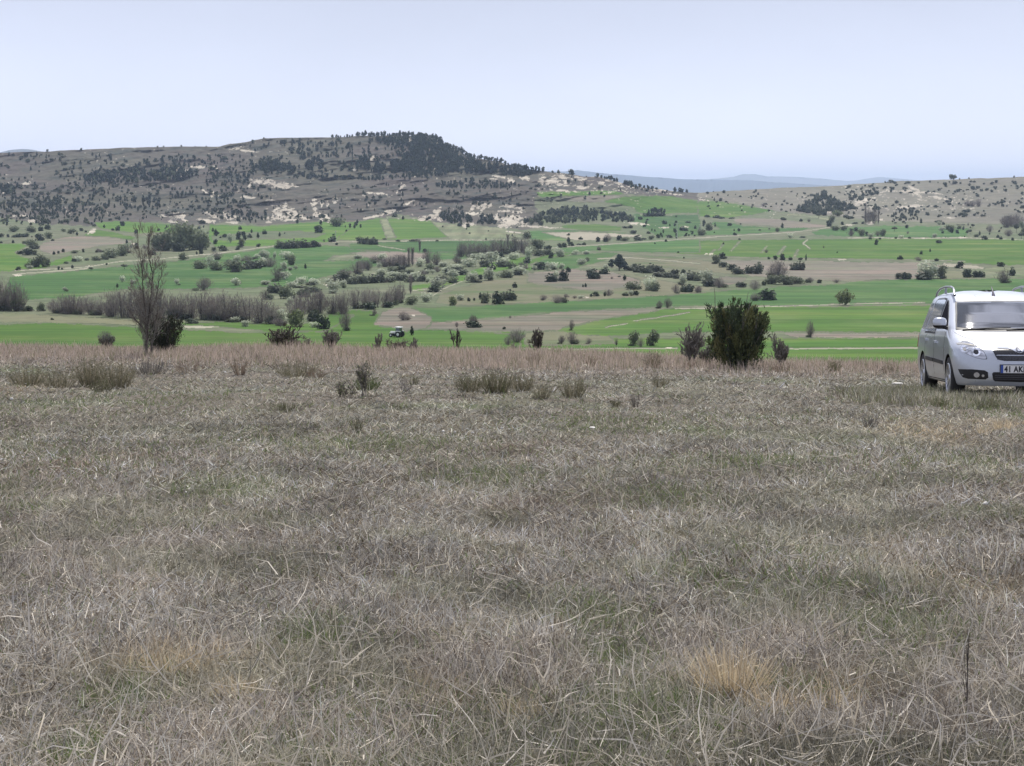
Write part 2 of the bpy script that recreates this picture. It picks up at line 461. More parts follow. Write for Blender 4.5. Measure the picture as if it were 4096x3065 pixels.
# left part of the valley
F('G', 'green_field', 0,975, -640,985, -640,1090, 0,1088, 60,1088, 170,1078, 290,1045, 290,1020, 190,1050, 90,1030, 60,1010, 110,985, 90,974)
F('G', 'green_field', 375,890, 470,884, 620,892, 740,905, 700,930, 560,935, 480,925, 400,915)
F('G', 'green_field', 330,945, 370,915, 470,932, 545,950, 530,962, 430,950, 335,948)
F('P', 'ploughed_field', 150,990, 170,972, 240,952, 330,944, 440,949, 540,965, 480,978, 380,988, 290,1006, 210,1018, 160,1005)
F('E', 'green_field', 40,1105, 250,1090, 560,1055, 740,1040, 900,1015, 1100,990, 1300,982, 1700,990, 2000,995, 1950,1030, 1600,1050, 1300,1110, 1160,1150, 800,1158, 500,1160, 300,1190, 90,1200, 0,1195, 30,1130)
F('L', 'thin_field', 1290,1045, 1340,1022, 1500,1012, 1700,1012, 1700,1020, 1520,1024, 1400,1040)
F('P', 'ploughed_field', 1395,1012, 1480,1006, 1640,1008, 1710,1010, 1700,1055, 1600,1065, 1500,1040)
F('G', 'green_field', 835,898, 1060,905, 1250,888, 1430,888, 1430,940, 1330,968, 1100,985, 860,990, 830,950)
F('S', 'rough_pasture', 1000,930, 1200,925, 1300,935, 1260,950, 1050,958, 850,962, 850,945)
F('G', 'green_field', 1340,962, 1440,885, 1530,872, 1650,876, 1722,884, 1770,925, 1800,950, 1600,960)
F('L', 'thin_field', 1520,878, 1548,876, 1585,952, 1545,955)
F('L', 'thin_field', 1722,886, 1850,898, 2010,912, 2100,948, 1960,962, 1800,960, 1765,925)
F('E', 'green_field', 1395,975, 1700,962, 2050,962, 2110,975, 2040,1000, 1700,1012, 1520,1005, 1400,998)
F('G', 'green_field', 1640,1145, 1740,1130, 1880,1085, 2000,1040, 2110,1025, 2110,1068, 1980,1090, 1860,1122, 1720,1165, 1650,1165)
# lower fields
F('E', 'green_field', 1640,1228, 1850,1225, 2100,1214, 2450,1195, 2700,1180, 2900,1163, 3050,1150, 3300,1140, 3500,1120, 4096,1112, 4740,1110, 4740,1215, 4096,1215, 3400,1222, 2700,1227, 2450,1237, 2250,1247, 2100,1260, 1900,1278, 1730,1291, 1690,1262)
F('G', 'green_field', 1960,1330, 2260,1312, 2420,1277, 2640,1240, 2700,1231, 3000,1228, 3400,1226, 4096,1218, 4740,1218, 4740,1330, 3700,1330, 3150,1328, 2700,1330, 2500,1345, 2250,1345, 1960,1350)
F('P', 'ploughed_field', 1700,1318, 1730,1292, 1900,1280, 2100,1262, 2240,1248, 2450,1239, 2640,1233, 2620,1246, 2420,1276, 2260,1310, 2230,1322, 2100,1328, 1960,1326)
F('G', 'green_field', -640,1298, 0,1300, 250,1290, 420,1302, 700,1316, 1000,1332, 1180,1330, 1260,1290, 1330,1245, 1480,1240, 1600,1300, 1700,1318, 1960,1328, 2080,1345, 2100,1480, -640,1480)
F('G', 'green_field', 900,1312, 760,1310, 720,1290, 900,1288, 1200,1300, 1330,1262, 1420,1262, 1300,1325, 1100,1330)
F('P', 'bare_bank', 1495,1300, 1530,1245, 1600,1228, 1650,1232, 1725,1268, 1728,1290, 1700,1318, 1620,1325, 1560,1310)
F('T', 'bare_bank', -640,1245, 0,1252, 250,1262, 560,1280, 560,1302, 330,1296, 150,1290, -640,1296)
F('D', 'bare_bank', 730,1302, 840,1306, 880,1308, 800,1314, 740,1312)
F('G', 'green_field', 2080,1352, 3140,1352, 3700,1354, 4740,1354, 4740,1480, 2080,1480)
F('T', 'bare_bank', 2100,1330, 2220,1322, 2330,1340, 2440,1345, 2460,1375, 2300,1382, 2100,1378)
F('P', 'bare_bank', 3130,1330, 3720,1332, 3720,1348, 3500,1352, 3160,1350)
# strips worn thin in the wheat
for q in ((2838,1014,2845,1015,2864,999,2856,997), (2917,1006,2925,1006,2964,966,2956,964), (3043,1012,3050,1012,3072,984,3064,984), (3106,1019,3120,1019,3147,984,3136,984), (3171,1030,3182,1030,3199,997,3190,996), (2872,1002,2878,1002,2896,975,2890,974)):
    F('L', 'worn_strip', *q, amp=0.6)

def line_poly(pts, w):
    pts = np.array(pts, float); n = []
    for k in range(len(pts)):
        a = pts[max(k - 1, 0)]; b = pts[min(k + 1, len(pts) - 1)]
        d = (b - a) / (np.linalg.norm(b - a) + 1e-9); n.append((-d[1], d[0]))
    n = np.array(n); w = np.full(len(pts), w) if np.isscalar(w) else np.array(w)
    return np.concatenate([pts + n * w[:, None] / 2, (pts - n * w[:, None] / 2)[::-1]])
TRK = [([(50,1098),(180,1088),(350,1074),(360,1062)], 6), ([(60,1083),(200,1076),(360,1066),(480,1048),(620,1036),(700,1030),(830,1017),(960,1002),(1100,984)], 5),
       ([(1330,968),(1400,966),(1435,966),(1700,962),(1900,960),(2100,962)], 4), ([(1512,982),(1570,993),(1620,1001)], 4),
       ([(2150,1000),(2240,990),(2500,974),(2700,958),(2800,952),(2985,941),(3150,930),(3270,918),(3330,908),(3420,900)], 5),
       ([(3390,951),(3560,953),(3700,953),(3850,951),(4100,960)], 4), ([(2095,1396),(2300,1398),(2500,1394),(2710,1394)], 5),
       ([(3160,1396),(3400,1394),(3700,1392),(4000,1390)], 7), ([(2310,1414),(2490,1414),(2600,1417)], 3), ([(2700,1236),(2900,1230),(3130,1226),(3370,1216),(3700,1212)], 4),
       ([(2390,1035),(2520,1032),(2640,1040),(2800,1054)], 5), ([(3660,1040),(3760,1042),(3860,1047)], 3), ([(1725,1184),(1790,1148),(1850,1125)], 5), ([(1650,1162),(1725,1156)], 4),
       ([(3230,958),(3212,975),(3240,995)], 6), ([(1480,1098),(1500,1093)],3), ([(2420,1310),(2510,1295)], 4), ([(2530,1285),(2620,1272),(2760,1250)], 3)]
for pts, w in TRK: FLD.append(('D', 'dirt_track', line_poly(np.stack([np.interp(np.linspace(0, len(pts) - 1, 6 * len(pts)), np.arange(len(pts)), [p[c] for p in pts]) + (0 if c == 0 else (fbm(np.linspace(0, 9, 6 * len(pts)) + pts[0][0], np.full(6 * len(pts), 2.2), 3, 1) - .5) * 5) for c in (0, 1)], 1), w * .68), 1.1))

# pale marl: blobs (u, v, half width, half height, tilt)
RK = [(490,688,26,6,-.1),(108,735,18,8,-.2),(85,748,10,4,0),(60,863,12,5,0),(100,865,20,5,0),(130,885,18,8,0),(655,862,18,6,0),(20,772,10,3,0),
 (735,680,30,8,.2),(795,668,32,6,.1),(860,672,18,6,.3),(950,590,34,9,-.2),(990,604,40,4,.1),(1060,728,62,12,.15),(1130,742,42,12,0),(1170,745,25,4,0),(820,768,18,5,.7),(850,778,8,14,.2),(885,784,28,5,.2),
 (985,788,34,6,.1),(1000,740,8,12,.6),(1105,812,38,14,.05),(1140,822,14,22,.3),(1165,850,48,16,.35),(1110,852,24,20,0),(1120,872,60,10,-.05),(1150,880,40,6,0),(1210,872,36,6,.2),(1255,812,12,16,.1),(1288,812,8,14,.2),(1310,815,9,14,-.2),(1340,805,11,13,.2),
 (1262,838,12,10,.8),(1290,868,34,14,.2),(1310,885,30,6,.1),(1265,856,14,10,0),(850,862,40,6,.45),(905,858,34,7,.35),(915,872,26,8,.2),(940,868,30,6,.2),(830,885,45,8,.1),(930,890,28,5,0),(715,862,22,14,.2),(690,888,20,6,0),(735,880,20,5,.4),
 (1075,890,12,4,0),(1650,572,16,11,.4),(1738,574,22,7,.1),(1490,634,26,9,-.1),(1415,680,14,7,0),(1450,640,20,4,0),(1868,640,20,6,.2),(1735,645,16,4,0),(1505,774,36,5,.05),(1456,782,12,4,0),(1605,752,20,6,-.6),(1590,765,12,4,-1),(1635,812,32,5,-.45),
 (1500,866,75,5,-.22),(1560,845,30,8,-.2),(1575,838,18,5,-.2),(1720,868,55,10,-.2),(1750,842,22,10,-.6),(1755,872,22,12,0),(1700,878,40,6,0),(1892,832,8,16,.5),(1912,828,8,14,.4),(1936,830,12,17,.3),(1960,822,8,12,.4),(1890,855,30,7,0),(1925,862,16,10,0),(1870,898,32,7,0),(1850,902,16,8,.2),
 (2040,825,42,7,.05),(2075,832,20,8,.4),(2020,845,38,4,0),(2070,850,26,5,0),(2045,872,50,12,0),(1990,870,16,16,.2),(2060,890,55,12,.05),(2020,905,30,9,0),(2095,905,26,6,0),(2000,706,34,6,.15),(2040,722,16,12,.3),(2100,712,22,10,.1),(1975,716,20,3,0),
 (2170,718,12,22,.3),(2195,730,22,10,0),(2222,722,20,16,0),(2240,705,22,12,.2),(2262,728,14,10,.3),(2300,706,26,6,.2),(2320,712,24,5,.2),(2330,748,30,6,.05),(2330,752,30,5,0),(2240,740,14,6,0),(2250,762,24,4,0),
 (2410,735,14,8,.2),(2440,720,30,9,.2),(2470,730,24,8,.2),(2530,748,20,6,.1),(2590,750,22,8,.1),(2650,760,56,4,.03),(2700,778,30,3,.1),(2150,907,55,5,.02),(2210,912,40,3,0),(2555,896,52,5,.1),(2655,911,22,3,0),(2740,908,20,3,0),(2060,930,40,3,.1),
 (2815,800,22,4,.1),(3455,800,48,7,-.1),(3420,820,60,4,0),(3440,812,30,5,0),(3300,852,28,6,0),(3340,838,20,3,0),(3652,755,24,6,.4),(3640,768,36,8,.2),(3670,768,14,12,.2),(3700,770,30,4,.1),(3628,828,44,6,-.05),(3600,834,24,5,0),(3660,822,36,4,0),(3790,800,26,5,.2),(3750,790,20,6,.2),(3740,775,30,4,.1),
 (3560,765,34,3,0),(3485,892,18,8,-.1),(3525,880,12,5,0),(3400,900,14,4,0),(3800,872,26,3,0),(4080,845,14,5,0),(3690,953,16,4,0),(3850,951,18,4,0),(3368,1038,16,4,0),(540,975,12,4,0),(370,925,20,8,-.4),(75,1102,18,5,0),(1320,1142,26,8,0),(2330,1190,24,4,0),
 (1655,1262,10,4,0),(2370,1416,12,4,0),(2460,1415,18,4,0),(2680,1392,16,3,0),(2840,1018,20,5,0)]
def face_cover():
    fc = P[:-1, :-1]                      # just for shape
    U = (UG[:-1, :-1] + UG[1:, 1:]) / 2; V = (VV[:-1, :-1] + VV[1:, 1:]) / 2
    idm = np.full(U.shape, -1, dtype=np.int32)
    w1 = fbm(U / 16, V / 9, 3, 1) - 0.5; w2 = fbm(U / 16 + 50, V / 9 + 9, 3, 3) - 0.5
    for k, (c, n, pts, amp) in enumerate(FLD):
        uu = U + w1 * amp * 4; vv = V + w2 * amp * 1.6
        x0, y0 = pts.min(0) - 12; x1, y1 = pts.max(0) + 12
        box = (U > x0) & (U < x1) & (V > y0) & (V < y1)
        if not box.any(): continue
        px = uu[box]; py = vv[box]; ins = np.zeros(px.shape, bool)
        q = np.roll(pts, -1, 0)
        for (ax, ay), (bx, by) in zip(pts, q):
            if ay == by: continue
            c_ = ((ay > py) != (by > py)) & (px < (bx - ax) * (py - ay) / (by - ay) + ax)
            ins ^= c_
        t = idm[box]; t[ins] = k; idm[box] = t
    rk = np.zeros(U.shape, bool)
    e1 = fbm(U / 9, V / 5, 4, 0, 0.65) - 0.5; e2 = fbm(U / 7 + 0.6 * V / 5, V / 12, 3, 5) - 0.5
    for (u, v, a, b, t) in RK:
        du_ = U - u; dv_ = V - v
        box = (abs(du_) < a * 2) & (abs(dv_) < (b + a * abs(math.sin(t))) * 2 + 3)
        x = (du_ * math.cos(t) + dv_ * math.sin(t)) / a; y = (-du_ * math.sin(t) + dv_ * math.cos(t)) / b
        rk |= box & (x * x + y * y + e1 * 3.4 + e2 * 1.3 < 0.72)
    # small stray exposures on the slopes
    st = fbm(U / 11, V / 4.0, 3, 3, 0.6); zone = fbm(U / 120, V / 40, 2, 1)
    hill = V < 880
    rk |= hill & (st > 0.785) & (zone > 0.52)
    rk |= (U > 3380) & (U < 3950) & (V > 745) & (V < 845) & (st > 0.69) & (zone > 0.38)
    rk |= (U > 2150) & (U < 2720) & (V < 775) & (st > 0.68)
    # ragged weedy margins where one field meets the next
    mg = fbm(U / 26, V / 8, 4, 2, 0.6); bnd = np.zeros_like(rk)
    d1 = (idm[1:] != idm[:-1]); bnd[1:] |= d1; bnd[:-1] |= d1 & (mg[:-1] > .50)
    d2 = (idm[:, 2:] != idm[:, :-2]); bnd[:, 1:-1] |= d2
    near = V > 1040
    b2 = bnd.copy(); b2[1:] |= bnd[:-1] & near[1:] & (mg[1:] > .46); b2[:-1] |= bnd[1:] & near[:-1] & (mg[:-1] > .52)
    cls = np.array([{'G': 1, 'E': 1, 'L': 1, 'P': 1, 'T': 1, 'Y': 1}.get(f[0], 0) for f in FLD] + [0])
    idm[b2 & (cls[idm] == 1) & (mg > .40)] = -3
    idm[rk] = 9999
    return idm
IDM = face_cover()
full = np.full((NR - 1, NU - 1), -2, dtype=np.int32)
full[NH:NH + NV - 1] = IDM
full[:NH] = -1
full[NH + NV - 1:] = -2
full = full.ravel()
def sub_ground(name, mask, mat, smooth=True):
    f = FT[mask]
    if not len(f): return None
    used, inv = np.unique(f, return_inverse=True)
    me = np_mesh(name, VT[used], inv.reshape(-1, 4), [mat], smooth=True)
    me.normals_split_custom_set_from_vertices(NRM[used].tolist())
    return tag(obj(name, me), kind="structure")
sub_ground("rough_pasture", full == -1, GM['S'])
sub_ground("weedy_margins", full == -3, GM["S"])
sub_ground("plateau_top", full == -2, GM['Q'])
sub_ground("marl_outcrops", full == 9999, GM['R'])
for k, (c, n, pts, amp) in enumerate(FLD):
    sub_ground(n, full == k, GM[c])

# far plain, blue ridge and distant mountains
def quad(name, x0, x1, y0, y1, z, mat):
    me = np_mesh(name, [(x0, y0, z), (x1, y0, z), (x1, y1, z), (x0, y1, z)], np.array([[0, 1, 2, 3]]), [mat])
    return tag(obj(name, me), kind="structure")
far_m = ground_mat("forest_ridge_ground", (0.022, 0.036, 0.040), (0.032, 0.046, 0.046), 0.0015, 0.01, fine_amp=0.35, vary=0)
mtn_m = ground_mat("mountain_ground", (0.10, 0.11, 0.10), (0.13, 0.13, 0.12), 0.0008, 0.004, fine_amp=0.2, vary=0)
quad("far_plain", -26000, 26000, 900, 27500, -100.0, GM['Q'])
quad("near_plain", -26000, 26000, -1500, 899, -70.0, GM['S'])
def ridge(name, us, vsx, D, depth, mat, base=-95.0, rough=1.2, step=6):
    u = np.arange(us[0], us[-1] + 1, step, dtype=float)
    v = np.interp(u, us, vsx) + (fbm(u / 22, u * 0 + D * 0.01, 4, 1) - 0.5) * rough * 2
    a, t = ray_at(u, v)
    rows = []
    zc = EYE - t * D
    prof = [(-1.0, 0), (-0.8, .18), (-0.6, .40), (-0.42, .60), (-0.25, .78), (-0.12, .91), (-.04, .98), (0, 1), (0.08, .97), (0.4, .7), (1.0, 0)]
    for k, (dd, f) in enumerate(prof):
        d = D + dd * depth + (fbm(u / 30, u * 0 + k * 0.7, 3, 2) - 0.5) * depth * 0.25 * (1 if f not in (0, 1) else 0)
        rows.append(np.stack([a * d, d, base + (zc - base) * f], -1))
    V = np.stack(rows); n = len(u); r = len(prof)
    i = np.arange(r - 1)[:, None] * n + np.arange(n - 1)[None, :]
    Fc = np.stack([i, i + 1, i + 1 + n, i + n], -1).reshape(-1, 4)
    return tag(obj(name, np_mesh(name, V.reshape(-1, 3), Fc, [mat], smooth=True)), kind="structure")
ridge("forested_ridge", [1700, 2100, 2250, 2310, 2400, 2560, 2750, 2900, 3000, 3060, 3200, 3350, 3700, 4300], [682, 684, 686, 681, 693, 705, 718, 720, 720, 727, 735, 745, 757, 770], 17000, 2200, far_m, rough=1.5, step=4)
ridge("distant_mountains", [2650, 2880, 2935, 2970, 3020, 3070, 3170, 3300, 3380, 3430, 3480, 3510, 3560, 3620, 3760, 4300], [735, 713, 707, 697, 697, 706, 707, 716, 724, 722, 713, 708, 711, 717, 728, 750], 23500, 3000, mtn_m, rough=0.8)
ridge("distant_mountains", [-300, 0, 40, 90, 130, 200, 400], [640, 610, 600, 596, 599, 612, 650], 23500, 3000, mtn_m, rough=0.6)
# ------------------------------------------------------------------ vegetation: prototypes
LM = {
 'dark':  leaf_mat("dark_evergreen_leaf", (0.038, 0.055, 0.036), (0.062, 0.082, 0.046), scale=5, trans=0.2),
 'pine':  leaf_mat("pine_needle", (0.040, 0.062, 0.054), (0.058, 0.082, 0.062), scale=5, trans=0.2),
 'hedge': leaf_mat("hedge_leaf", (0.085, 0.100, 0.072), (0.120, 0.135, 0.090), scale=4, trans=0.3),
 'grey':  leaf_mat("grey_green_leaf", (0.125, 0.150, 0.090), (0.175, 0.200, 0.125), scale=4, trans=0.4),
 'olive': leaf_mat("olive_leaf", (0.12, 0.15, 0.065), (0.18, 0.205, 0.10), scale=4, trans=0.35),
 'bloom': leaf_mat("white_blossom", (0.33, 0.37, 0.26), (0.60, 0.63, 0.50), scale=3, trans=0.45, vary=0.22),
 'twig':  leaf_mat("bare_twig", (0.165, 0.145, 0.135), (0.215, 0.192, 0.172), scale=5, trans=0.3),
 'bark':  leaf_mat("dark_bark", (0.075, 0.066, 0.060), (0.120, 0.108, 0.098), scale=9, trans=0.0),
}

def clump_cloud(lobes, n, size, seed, flat=0.0, aspect=1.0):
    """leaf clumps (small bent quads) spread through ellipsoid lobes: (x,y,z, rx,ry,rz)"""
    r = np.random.default_rng(seed)
    vol = np.array([l[3] * l[4] * l[5] for l in lobes]) ** 0.67
    cnt = np.maximum((vol / vol.sum() * n).astype(int), 3)
    V = []; 
    for l, c in zip(lobes, cnt):
        d = r.normal(size=(c, 3)); d /= np.linalg.norm(d, axis=1, keepdims=True)
        rad = r.random((c, 1)) ** 0.38 * (0.90 + 0.22 * r.random((c, 1)))
        p = np.array(l[:3]) + d * rad * np.array(l[3:6])
        p[:, 2] = np.maximum(p[:, 2], 0.01)
        nrm = d + r.normal(size=(c, 3)) * 0.7; nrm[:, 2] += 0.25
        nrm /= np.linalg.norm(nrm, axis=1, keepdims=True)
        t = np.cross(nrm, r.normal(size=(c, 3))); t /= np.linalg.norm(t, axis=1, keepdims=True)
        b = np.cross(nrm, t)
        s = size * (0.55 + 0.9 * r.random((c, 1)))
        q = np.stack([p - t * s - b * s * aspect * .7, p + t * s * .9 - b * s * aspect * .5, p + t * s * .6 + b * s * aspect, p - t * s * .8 + b * s * aspect * .7], 1)
        V.append(q.reshape(-1, 3))
    V = np.concatenate(V); F_ = np.arange(len(V)).reshape(-1, 4)
    return V, F_

def tube_mesh(paths, sides=4):
    """paths: list of (points (n,3), radii (n,)) -> one set of arrays"""
    VV_, FF_ = [], []; off = 0
    for pts, rad in paths:
        pts = np.asarray(pts, float); n = len(pts)
        d = np.gradient(pts, axis=0); d /= np.linalg.norm(d, axis=1, keepdims=True) + 1e-9
        ref = np.tile([[0.31, 0.87, 0.12]], (n, 1))
        s = np.cross(d, ref); s /= np.linalg.norm(s, axis=1, keepdims=True) + 1e-9
        b = np.cross(d, s)
        an = np.arange(sides) * 2 * math.pi / sides
        ring = pts[:, None, :] + (s[:, None, :] * np.cos(an)[None, :, None] + b[:, None, :] * np.sin(an)[None, :, None]) * np.asarray(rad)[:, None, None]
        VV_.append(ring.reshape(-1, 3))
        i = np.arange(n - 1)[:, None] * sides; j = np.arange(sides)[None, :]; j2 = (j + 1) % sides
        FF_.append((np.stack([i + j, i + j2, i + j2 + sides, i + j + sides], -1) + off).reshape(-1, 4))
        off += n * sides
    return np.concatenate(VV_), np.concatenate(FF_)

def grow(r, p, d, L, rad, depth, out, spread=0.5, up=0.25, kids=(3, 5), seg=5, wob=0.12, shrink=0.62, tmin=0.25):
    pts = [p]; q = np.array(p, float); dd = np.array(d, float)
    for k in range(seg):
        dd = dd + r.normal(size=3) * wob; dd[2] += up * 0.15; dd /= np.linalg.norm(dd)
        q = q + dd * L / seg; pts.append(q.copy())
    pts = np.array(pts)
    out.append((pts, np.linspace(rad, rad * 0.45, seg + 1)))
    if depth <= 0: return
    for _ in range(r.integers(*kids)):
        t = tmin + (1 - tmin) * r.random(); k = min(int(t * seg), seg - 1)
        b = pts[k] + (pts[k + 1] - pts[k]) * (t * seg - k)
        nd = dd + r.normal(size=3) * spread; nd[2] += up; nd /= np.linalg.norm(nd)
        grow(r, b, nd, L * shrink * (0.7 + 0.5 * r.random()), rad * 0.5, depth - 1, out, spread, up, kids, seg, wob, shrink, tmin)

def bush_lobes(r, k, top=1.0, low=0.0, rad=0.5, spread=0.26):
    L = [(0, 0, (top + low) / 2, rad * .92, rad * .92, (top - low) / 2)]
    for _ in range(k):
        a = r.random() * 6.28; q = spread * (0.5 + r.random() * .7); rr = 0.22 + 0.14 * r.random()
        L.append((math.cos(a) * q, math.sin(a) * q, low + (top - low) * (0.25 + 0.55 * r.random()), rr, rr, rr * (0.9 + .3 * r.random())))
    return L

def proto(kind, var):
    """returns (crown mesh, trunk mesh) in a unit box: width 1, height 1, base at the origin"""
    s = hash((kind, var)) % 9973 if False else sum(ord(c) * 31 for c in kind) + var * 101
    r = np.random.default_rng(s)
    tk = []
    if kind == 'd':      # dark dense bush
        V, F_ = clump_cloud(bush_lobes(r, 4, 0.96, -0.15), 340, 0.075, s)
        tk = [([(0, 0, 0), (.02, 0, .4)], [.035, .02])]; m = 'dark'
    elif kind == 'h':
        V, F_ = clump_cloud(bush_lobes(r, 5, 0.92, -0.2, 0.55), 380, 0.075, s)
        tk = [([(0, 0, 0), (.02, 0, .4)], [.03, .02])]; m = 'hedge'
    elif kind == 'c':    # upright juniper
        L = [(0, 0, .30, .46, .46, .34), (.02, .02, .52, .40, .40, .30), (0, -.03, .76, .26, .26, .24), (-.06, 0, .42, .42, .42, .3)]
        V, F_ = clump_cloud(L, 300, 0.075, s); tk = [([(0, 0, 0), (0, 0, .5)], [.06, .03])]; m = 'dark'
    elif kind == 'k':    # pine: tiered, broken crown on a trunk
        L = [(0, 0, .86, .20, .20, .13)]
        for z, w in ((.68, .33), (.5, .42), (.33, .46)):
            for q in range(3):
                a = r.random() * 6.28; L.append((math.cos(a) * w * .42, math.sin(a) * w * .42, z + .06 * r.normal(), w * .62, w * .62, .12))
        V, F_ = clump_cloud(L, 340, 0.07, s); tk = [([(0, 0, 0), (.02, 0, .4), (0, 0, .85)], [.045, .035, .015])]; m = 'pine'
    elif kind == 'g' or kind == 'o':
        V, F_ = clump_cloud(bush_lobes(r, 7, 0.95, 0.02, 0.46, 0.24), 520, 0.050, s)
        grow(r, (0, 0, 0), (0, 0, 1), .5, .03, 2, tk, .5, .2); m = 'grey' if kind == 'g' else 'olive'
    elif kind == 'b':
        V, F_ = clump_cloud(bush_lobes(r, 7, 0.97, 0.08, 0.46, 0.23), 480, 0.050, s)
        grow(r, (0, 0, 0), (0, 0, 1), .45, .035, 2, tk, .5, .2); m = 'bloom'
    elif kind == 't':    # small round-topped tree with clear stem
        L = [(0, 0, .74, .46, .46, .24), (.2, .1, .66, .28, .28, .18), (-.22, 0, .68, .26, .26, .18), (0, -.2, .8, .25, .25, .18)]
        V, F_ = clump_cloud(L, 360, 0.06, s)
        grow(r, (0, 0, 0), (0.05, 0, 1), .62, .035, 1, tk, .5, .2, tmin=.5); m = 'hedge'
    elif kind == 'n':    # bare grey-brown tree or thicket: fuzzy dome of fine twigs on a few stems
        tall = [1, .8, .6, 1, .7][var % 5]
        lob = [(0, 0, 1.0)] + [(r.uniform(-.22, .22), r.uniform(-.22, .22), r.uniform(.65, .97)) for _ in range(4)]
        Vs = []
        for k in range(950):
            lx, ly, lh = lob[r.integers(0, len(lob))]
            a = r.random() * 6.28; q = .30 * math.sqrt(r.random()); dome = lh * math.sqrt(max(0.05, 1 - (q / .34) ** 2))
            z = dome * r.random() ** (.75 if tall > .75 else .9); x, y = lx + math.cos(a) * q, ly + math.sin(a) * q
            if z < .14 and r.random() < .5: continue
            f = .35 + .65 * min(1, z / .4); x *= f; y *= f
            d = np.array([math.cos(a) * q * 1.3 + r.normal() * .30, math.sin(a) * q * 1.3 + r.normal() * .30, .8]); d /= np.linalg.norm(d)
            A = np.array([x, y, z * .92]); B = A + d * (.07 + .10 * r.random()); w = np.cross(d, r.normal(size=3)); w /= np.linalg.norm(w) + 1e-9; w *= .0065
            Vs.append(np.array([A - w, A + w, B + w * .3, B - w * .3]))
        V = np.concatenate(Vs); V[:, 2] = np.minimum(V[:, 2], 1.03); F_ = np.arange(len(V)).reshape(-1, 4); m = 'twig'
        for k in range(7):
            a = r.random() * 6.28; q = .32 * r.random()
            tk.append((np.array([(math.cos(a) * q * .3, math.sin(a) * q * .3, 0), (math.cos(a) * q * .6, math.sin(a) * q * .6, .4), (math.cos(a) * q, math.sin(a) * q, .8)]), [.014, .010, .003]))
    elif kind == 'p':    # narrow bare poplar
        paths = []
        tk = [(np.array([(0, 0, 0), (.03, 0, .4), (0, .02, .95)]), [.045, .03, .008])]
        Vs = []
        for k in range(240):
            z = .05 + .85 * r.random(); a = r.random() * 6.28; L = .12 + .18 * r.random()
            A = np.array([math.cos(a) * .03, math.sin(a) * .03, z]); B = A + np.array([math.cos(a) * (.15 + .32 * r.random()), math.sin(a) * (.15 + .32 * r.random()), L])
            w = np.cross(B - A, r.normal(size=3)); w /= np.linalg.norm(w); w *= .015
            Vs.append(np.array([A - w, A + w, B + w * .3, B - w * .3]))
        V = np.concatenate(Vs); V[:, 2] = np.minimum(V[:, 2], 1.0); F_ = np.arange(len(V)).reshape(-1, 4); m = 'twig'
    TV, TF = tube_mesh([(np.array(p, float), np.array(q, float)) for p, q in tk], 4)
    return V, F_, TV, TF, m

PC = {}
def get_proto(kind, var):
    if (kind, var) in PC: return PC[(kind, var)]
    V, F_, TV, TF, m = proto(kind, var)
    crown = np_mesh("crown", V, F_, [LM[m]])
    trunk = np_mesh("trunk", TV, TF, [LM['bark']])
    both = np_mesh("whole", np.concatenate([V, TV]), np.concatenate([F_, TF + len(V)]), [LM[m], LM['bark']],
                   midx=np.concatenate([np.zeros(len(F_)), np.ones(len(TF))]))
    PC[(kind, var)] = (crown, trunk, both)
    return PC[(kind, var)]

NV_ = {'d': 4, 'h': 3, 'c': 3, 'k': 4, 'g': 4, 'o': 2, 'b': 4, 't': 2, 'n': 5, 'p': 2}
NAME = {'d': ("dark_bush", "bush", "dark evergreen bush"), 'h': ("hedge_shrub", "shrub", "dull green hedge shrub"), 'c': ("juniper_tree", "juniper", "slim dark juniper"),
        'k': ("pine_tree", "pine", "dark pine"), 'g': ("leafing_tree", "tree", "grey green leafing tree"), 'o': ("olive_green_tree", "tree", "olive green tree"), 'b': ("blossom_tree", "tree", "white blossoming tree"),
        't': ("round_topped_tree", "tree", "round-topped tree"), 'n': ("bare_tree", "tree", "bare grey-brown tree"), 'p': ("poplar_tree", "poplar", "narrow bare poplar")}

# far hillsides, with gaps between the trunks of the height field columns: look up a pixel on the field
def on_field(u, v):
    j = (u - UU[0]) / 3.3; j0 = int(np.clip(math.floor(j), 0, NU - 2)); fj = j - j0
    vv_ = vs[j0] * (1 - fj) + vs[j0 + 1] * fj
    s = np.clip((v - 1470) / (vv_ - 1470), 0, 1) * (NV - 1); i0 = int(min(s, NV - 2)); fi = s - i0
    q = (P[i0, j0] * (1 - fj) + P[i0, j0 + 1] * fj) * (1 - fi) + (P[i0 + 1, j0] * (1 - fj) + P[i0 + 1, j0 + 1] * fj) * fi
    return q

ITEMS = []      # (u, v, w, h, kind, band)
def L(cr, s):
    x0, y0, sc = cr
    for it in s.split(","):
        it = it.split()
        if len(it) < 5: continue
        x, y, w, h = map(float, it[:4]); ITEMS.append([x0 + x / sc, y0 + y / sc, w / sc, h / sc, it[4]])
